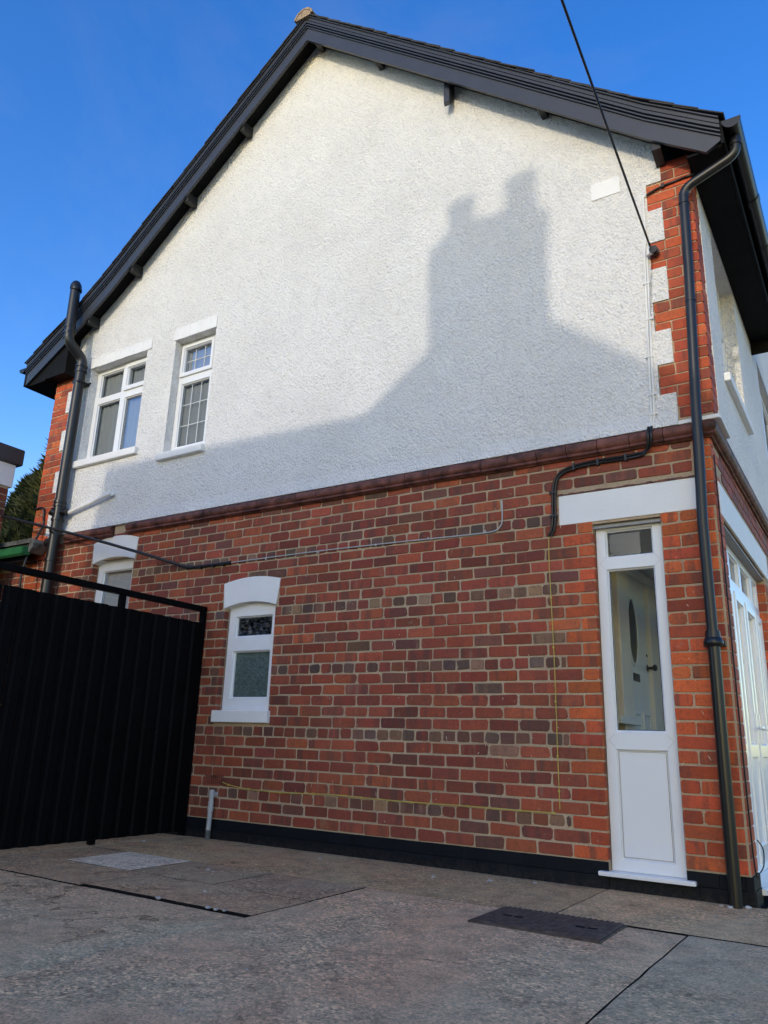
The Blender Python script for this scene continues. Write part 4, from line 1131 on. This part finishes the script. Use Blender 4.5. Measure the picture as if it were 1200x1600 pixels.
yc.tube(smoothpath([(-1.20, -.014, .262), (-1.5, -.014, .259), (-1.85, -.014, .262), (-2.4, -.014, .258), (-2.9, -.014, .267), (-3.21, -.014, .264), (-3.55, -.014, .252), (-3.9, -.014, .262), (-4.1, -.014, .278), (-4.20, -.012, .300)]), .0042, 6)
clip = [(-1.188, 1.70), (-1.182, 1.35), (-1.178, .98), (-1.176, .62), (-1.174, .40), (-1.22, .261), (-1.45, .260), (-1.85, .262), (-2.3, .259), (-2.75, .264), (-3.21, .264), (-3.55, .253), (-3.9, .262), (-4.13, .283)]
for x_, z_ in clip: yc.box(x_-.006, x_+.006, -.022, -.005, z_-.006, z_+.006)
tag(yc.build('wall_cable', 'yellow', None, smooth=True), 'thin yellow cable clipped low across the brickwork and up to the lintel', 'cable')
gc = MB()
gc.tube(smoothpath([(-1.556, -.012, 2.478), (-1.556, -.013, 2.33), (-1.575, -.013, 2.275), (-1.64, -.013, 2.243), (-1.9, -.013, 2.242), (-2.6, -.013, 2.255), (-3.4, -.013, 2.262), (-4.36, -.014, 2.258)]), .0055, 6)
for x_ in (-1.7, -2.2, -2.7, -3.3, -3.9): gc.box(x_-.005, x_+.005, -.02, -.005, 2.243, 2.262)
tag(gc.build('wall_cable', 'grey_pvc', None, smooth=True), 'thin grey cable clipped level across the upper brick courses', 'cable')
OX, OY = -7.85, -.262
hc = MB()
hc.tube(smoothpath([(OX-.01, OY-.012, 3.105), (-7.0, -.30, 2.875), (-6.2, -.25, 2.655), (-5.4, -.16, 2.42), (-5.02, -.07, 2.30), (-4.88, -.03, 2.262), (-4.75, -.022, 2.256), (-4.36, -.022, 2.258)]), .0155, 8)
for x_ in (-4.72, -4.55, -4.42): hc.box(x_-.009, x_+.009, -.040, -.005, 2.232, 2.262)
hc.tube([(-4.37, -.022, 2.258), (-4.33, -.022, 2.258)], .018, 8)
tag(hc.build('service_cable', 'cable', None, smooth=True), 'thick black cable strung from the brick outbuilding to the house wall', 'cable')
vc = MB(); vc.tube(smoothpath([(-7.60, -.02, 3.225), (-7.50, -.024, 3.23), (-7.435, -.024, 3.20), (-7.415, -.024, 3.10), (-7.405, -.024, 2.98), (-7.36, -.20, 2.5), (-7.355, -.20, 2.0), (-7.35, -.10, .3), (-7.35, -.02, GZ)]), .013, 8)
tag(vc.build('wall_cable', 'cable', None, smooth=True), 'single black cable bent over the rear quoins left of the soil pipe', 'cable')
fc = MB(); fc.tube(smoothpath([(FX+.016, .03, 2.60), (FX+.013, .035, 1.8), (FX+.013, .03, 1.0), (FX+.013, .035, .4), (FX+.016, .045, .06), (FX+.024, .055, -.01)]), .005, 6)
fc.tube(smoothpath([(FX+.02, .215, .18), (FX+.045, .23, .13), (FX+.04, .23, .04), (FX+.02, .21, .0)]), .004, 6)
tag(fc.build('wall_cable', 'cable', None, smooth=True), 'thin black cable down the brick corner beside the porch doors', 'cable')

# ------------------------------------------------------------------ manhole cover
mh = empty('manhole_cover', (-.81, -1.22, GZ), 'rectangular dark iron manhole cover with two lifting slots', 'manhole cover')
m = MB(); hx0, hx1, hy0, hy1 = -1.128, -.496, -1.434, -1.022
slots = [(-1.055, -.945, -1.245, -1.185), (-.675, -.565, -1.250, -1.190)]
m.grid([hx0, hx1]+[q for s_ in slots for q in s_[:2]], [hy0, hy1]+[q for s_ in slots for q in s_[2:]], lambda x, y: not any(a < x < b and c < y < d for a, b, c, d in slots), GZ+.013, GZ-.03, 'z')
m.build('plate', 'iron', mh, bevel=.003)
m = MB()
for i in range(21):
    for j in range(14):
        x_, y_ = hx0+.03+i*.029, hy0+.03+j*.029
        if any(a-.02 < x_ < b+.02 and c-.02 < y_ < d+.02 for a, b, c, d in slots): continue
        m.prism([(x_-.008, y_), (x_, y_-.008), (x_+.008, y_), (x_, y_+.008)], 'z', GZ+.012, GZ+.0155)
o = m.build('stud', 'iron', mh); o['kind'] = 'stuff'
m = MB(); m.box(hx0+.01, hx1-.01, hy0+.01, hy1-.01, GZ-.04, GZ-.031); m.build('recess', 'black_paint', mh)
m = MB(); e_ = .0135
m.grid([hx0-e_, hx0-.004, hx1+.004, hx1+e_], [hy0-e_, hy0-.004, hy1+.004, hy1+e_], lambda x, y: not (hx0-.003 < x < hx1+.003 and hy0-.003 < y < hy1+.003), GZ+.0075, GZ-.05, 'z')
m.build('frame', 'iron', mh, bevel=.002)
for a_, b_, c_, d_ in slots:
    boxo('lifting_slot', 'grit_and_shade', mh, a_+.001, b_-.001, c_+.001, d_-.001, GZ-.03, GZ+.0075, bevel=0)
    boxo('lifting_bar', 'iron', mh, (a_+b_)/2-.005, (a_+b_)/2+.005, c_+.002, d_-.002, GZ+.001, GZ+.0105, bevel=.001)

# ------------------------------------------------------------------ gate
gate = empty('side_gate', (-4.6, -1.0, GZ), 'tall black metal side gate of upright ribbed planks with a top rail', 'gate')
GP = -4.595
def plank(y1, y0):
    m = MB(); e = .0
    pf = [(y1, 0), (y1-.004, .0), (y1-.020, .016), (y0+.045, .016), (y0+.030, .0), (y0, .0)]
    pf = [(yy, GP+xx) for yy, xx in pf]
    pf2 = [(yy, xx-.003) for yy, xx in pf[::-1]]
    poly = [(xx, yy) for yy, xx in pf+pf2]
    n = len(poly); z0, z1 = GZ+.035, 1.690+random.uniform(-.003, .003)
    vs = [(a, b, z0) for a, b in poly]+[(a, b, z1) for a, b in poly]
    h = n//2
    fs = [(i, (i+1) % n, n+(i+1) % n, n+i) for i in range(n)]
    for i in range(h-1):
        a, b, c, d = i, i+1, n-2-i, n-1-i
        fs += [(a, d, c, b), (n+a, n+b, n+c, n+d)]
    m.add(vs, fs); return m.build('plank', 'gate_black', gate)
def ribs(ya, yb, n):
    wd = (yb-ya)/n
    for i in range(n): plank(yb-i*wd, yb-(i+1)*wd+.002)
ribs(-.955, -.055, 6); ribs(-2.05, -.985, 8); ribs(-3.35, -2.06, 9)
def gbox(name, *b): return boxo(name, 'gate_black', gate, *b, bevel=.004)
gbox('post', GP-.04, GP+.01, -.060, -.012, GZ, 1.80)
gbox('post', GP-.045, GP-.004, -1.000, -.945, GZ, 1.80)
gbox('post', GP-.06, GP+.01, -3.45, -3.36, GZ, 1.80)
gbox('top_rail', GP-.045, GP+.012, -3.45, -.012, 1.801, 1.850)
gbox('rail', GP-.045, GP-.005, -.94, -.065, 1.52, 1.57); gbox('rail', GP-.045, GP-.005, -2.04, -1.005, 1.52, 1.57)
gbox('rail', GP-.045, GP-.005, -.94, -.065, .12, .17); gbox('rail', GP-.045, GP-.005, -3.35, -1.005, .12, .17)

# ------------------------------------------------------------------ flat-roofed outbuilding beyond the gate
OX, OY = -7.85, -.262
ga = empty('outbuilding', (-9.4, -2.4, GZ), 'flat-roofed brick outbuilding with white fascia at the left edge', 'outbuilding')
def boxg(name, mat, *b, bevel=.006): return boxo(name, mat, ga, *b, bevel=bevel)
boxg('wall', 'mortar', -11.2, OX, -5.0, OY, GZ, 3.47, bevel=0)
boxg('fascia', 'upvc', -11.28, OX+.02, -5.1, OY+.035, 3.471, 3.755)
boxg('roof_edge', 'anthracite', -11.3, OX+.065, -5.2, OY+.10, 3.756, 3.965, bevel=.02)
gbk = MB()
for k in range(42):
    z_ = GZ+.02+k*.0855; y1 = OY-.002; first = True
    while y1 > -2.5 and z_ < 3.38:
        L = .106 if first and k % 2 else .221
        vs, fs = ring_brick(L, CH-.0135, .006, rp)
        mr = Matrix.Translation((OX, y1-L/2, z_+.0378)) @ Matrix.Rotation(R(90), 4, 'Z')
        gbk.add([mr @ Vector(v) for v in vs], fs, (*[q*.8 for q in pick(PAL)], rp.random())); y1 -= L+.010; first = False
o = gbk.build('brick', 'brick2', ga, colattr=True); o['kind'] = 'stuff'

# ------------------------------------------------------------------ conifers behind the house
def conifer(loc, h, r, seed, label, mat, n):
    rg_ = random.Random(seed)
    t = empty('conifer_tree', loc, label, 'conifer tree', 'conifers behind the house')
    b = Vector(loc)
    tr = MB(); tr.tube([b, b+Vector((.1, 0, h*.4)), b+Vector((0, .1, h*.8)), b+Vector((0, 0, h*.97))], [.22, .16, .08, .02], 8); tr.build('trunk', 'bark', t)
    cr = MB()
    def rad(tz, a):
        base_ = r*(min(1, tz*5)**.5)*(1-tz)**.62
        lump = 1+.22*mnoise.noise(Vector((math.cos(a)*1.8, math.sin(a)*1.8, tz*7+seed)))+.13*mnoise.noise(Vector((math.cos(a)*5, math.sin(a)*5, tz*18+seed)))
        return base_*lump
    for i in range(n):
        tz = 1-rg_.random()**.75 if rg_.random() < .7 else rg_.random()
        tz = min(.995, max(.03, tz)); a = rg_.uniform(0, 2*math.pi); q = rg_.uniform(.55, 1.02)**.6
        rr_ = rad(tz, a)*q
        c = b+Vector((math.cos(a)*rr_, math.sin(a)*rr_, tz*h))
        out = Vector((math.cos(a), math.sin(a), rg_.uniform(.2, 1.3))).normalized()
        out = (out+Vector((rg_.gauss(0, .35), rg_.gauss(0, .35), rg_.gauss(0, .3)))).normalized()
        L = rg_.uniform(.16, .40); side = out.cross(Vector((rg_.gauss(0, 1), rg_.gauss(0, 1), rg_.gauss(0, 1)))).normalized()
        sh = rg_.random()
        sh = max(0, min(1, .5+.9*(mnoise.noise(c*1.1)+.1)+rg_.uniform(-.25, .25)))
        for s2 in (-.5, 0, .5):
            d = (out+side*s2).normalized(); wv = side.cross(d)*.0+side*(.018+.02*rg_.random()); p = c
            tip = p+d*L*(1-.25*abs(s2)); mid = p+d*L*.5
            cr.add([p, mid+wv, tip, mid-wv], [(0, 1, 2, 3)], (1, 1, 1, sh))
    cr.build('crown', mat, t, colattr=True)
conifer((-14.6, 5.5, GZ), 8.6, 2.3, 2, 'tall sunlit conifer right behind the rear corner of the house', 'foliage', 15000)
conifer((-17.8, 6.2, GZ), 7.2, 1.6, 5, 'lower darker conifer left of the sunlit one beside the outbuilding', 'foliage2', 9000)

# ------------------------------------------------------------------ the neighbour across the drive, whose shadow falls on the gable
nb = empty('neighbouring_house', (-1, -23, GZ), 'gabled house across the drive with chimney whose shadow falls here', 'house')
D = 19.0
sx = lambda x, d=D: x-TX*d
sz_ = lambda z, d=D: z+TZ*d
wallm = MB()
apx, apz = sx(-1.66), sz_(4.36)
eR = (sx(2.3), apz-.795*(2.3+1.66)); eL = (sx(-2.90), sz_(3.47))
wallm.prism([(eL[0], GZ), (eL[0], eL[1]-.02), (apx, apz-.10), (eR[0]-.25, eR[1]+.05), (eR[0]-.25, GZ)], 'y', -D-8, -D-.06)
wallm.build('wall', 'roughcast', nb)
rfm = MB()
for (xa, za), (xb, zb) in (((apx, apz), (eR[0], eR[1])), ((apx, apz), (eL[0]-.35, eL[1]-.28))):
    rfm.add([(xa, -D, za), (xb, -D, zb), (xb, -D-8.1, zb), (xa, -D-8.1, za), (xa, -D, za-.14), (xb, -D, zb-.14), (xb, -D-8.1, zb-.14), (xa, -D-8.1, za-.14)],
            [(0, 1, 2, 3), (4, 7, 6, 5), (0, 4, 5, 1), (1, 5, 6, 2), (2, 6, 7, 3), (3, 7, 4, 0)])
rfm.build('roof', 'slate', nb)
DW = 19.6
wg = MB(); xl, xr_ = sx(-6.37, DW), sx(-2.6, DW)
wg.prism([(xl+.12, GZ), (xr_, GZ), (xr_, sz_(3.44, DW)), (xl+.12, sz_(3.44, DW))], 'y', -DW-5, -DW-.02); wg.build('rear_wing', 'mortar', nb)
wr = MB(); wr.prism([(xl, sz_(3.42, DW)), (xr_, sz_(3.34, DW)), (xr_, sz_(3.46, DW)), (xl, sz_(3.555, DW))], 'y', -DW-5.1, -DW); wr.build('wing_roof', 'slate', nb)
DC = 19.5
ck = MB(); ck.box(sx(-2.20, DC), sx(-1.125, DC), -DC-.75, -DC, 7.5, sz_(4.98, DC)); ck.box(sx(-2.20, DC)-.02, sx(-1.125, DC)+.02, -DC-.79, -DC+.03, sz_(4.84, DC), sz_(4.93, DC))
ck.prism([(sx(-2.16, DC), sz_(4.98, DC)), (sx(-1.16, DC), sz_(4.98, DC)), (sx(-1.30, DC), sz_(5.10, DC)), (sx(-2.0, DC), sz_(5.12, DC))], 'y', -DC-.7, -DC-.05)
ck.build('chimney', 'mortar', nb)
for xa, za, rp_ in ((-1.345, 5.385, .15), (-1.915, 5.35, .135)):
    m = MB(); cx_ = sx(xa, DC+.35); m.tube([(cx_, -DC-.35, sz_(5.0, DC)), (cx_, -DC-.35, sz_(za, DC+.35)-.06), (cx_, -DC-.35, sz_(za, DC+.35)-.05), (cx_, -DC-.35, sz_(za, DC+.35))], [rp_*1.08, rp_*.92, rp_*1.06, rp_*1.06], 14)
    m.build('chimney_pot', 'terracotta', nb, smooth=True)
for x_, z_ in ((-2.2, 1.2), (.9, 1.1), (.9, 4.0)):
    boxo('window', 'upvc', nb, x_, x_+1.1, -D-.07, -D-.03, z_, z_+1.2); boxo('pane', 'glass_dark', nb, x_+.08, x_+1.02, -D-.045, -D-.025, z_+.08, z_+1.12)

# ------------------------------------------------------------------ house added out of view to block bright sky in the side light's reflection
added_house = empty('neighbouring_house', (-12, -27, GZ), 'long low brick house added out of view for the side light to reflect', 'house')
m = MB(); m.box(-19, -6.0, -31, -24, GZ, 5.4); m.build('wall', 'mortar', added_house)
m = MB(); m.prism([(-31.3, 5.2), (-31.3, 5.4), (-27.5, 8.3), (-23.6, 5.4), (-23.6, 5.2), (-27.5, 8.05)], 'x', -19.2, -5.85); m.build('roof', 'slate', added_house)
for x_ in (-17.5, -14.5, -11.5, -8.5):
    for z_ in (.9, 3.4): boxo('window', 'upvc', added_house, x_, x_+1.2, -23.99, -23.95, z_, z_+1.2); boxo('pane', 'glass_dark', added_house, x_+.08, x_+1.12, -23.97, -23.94, z_+.08, z_+1.12)
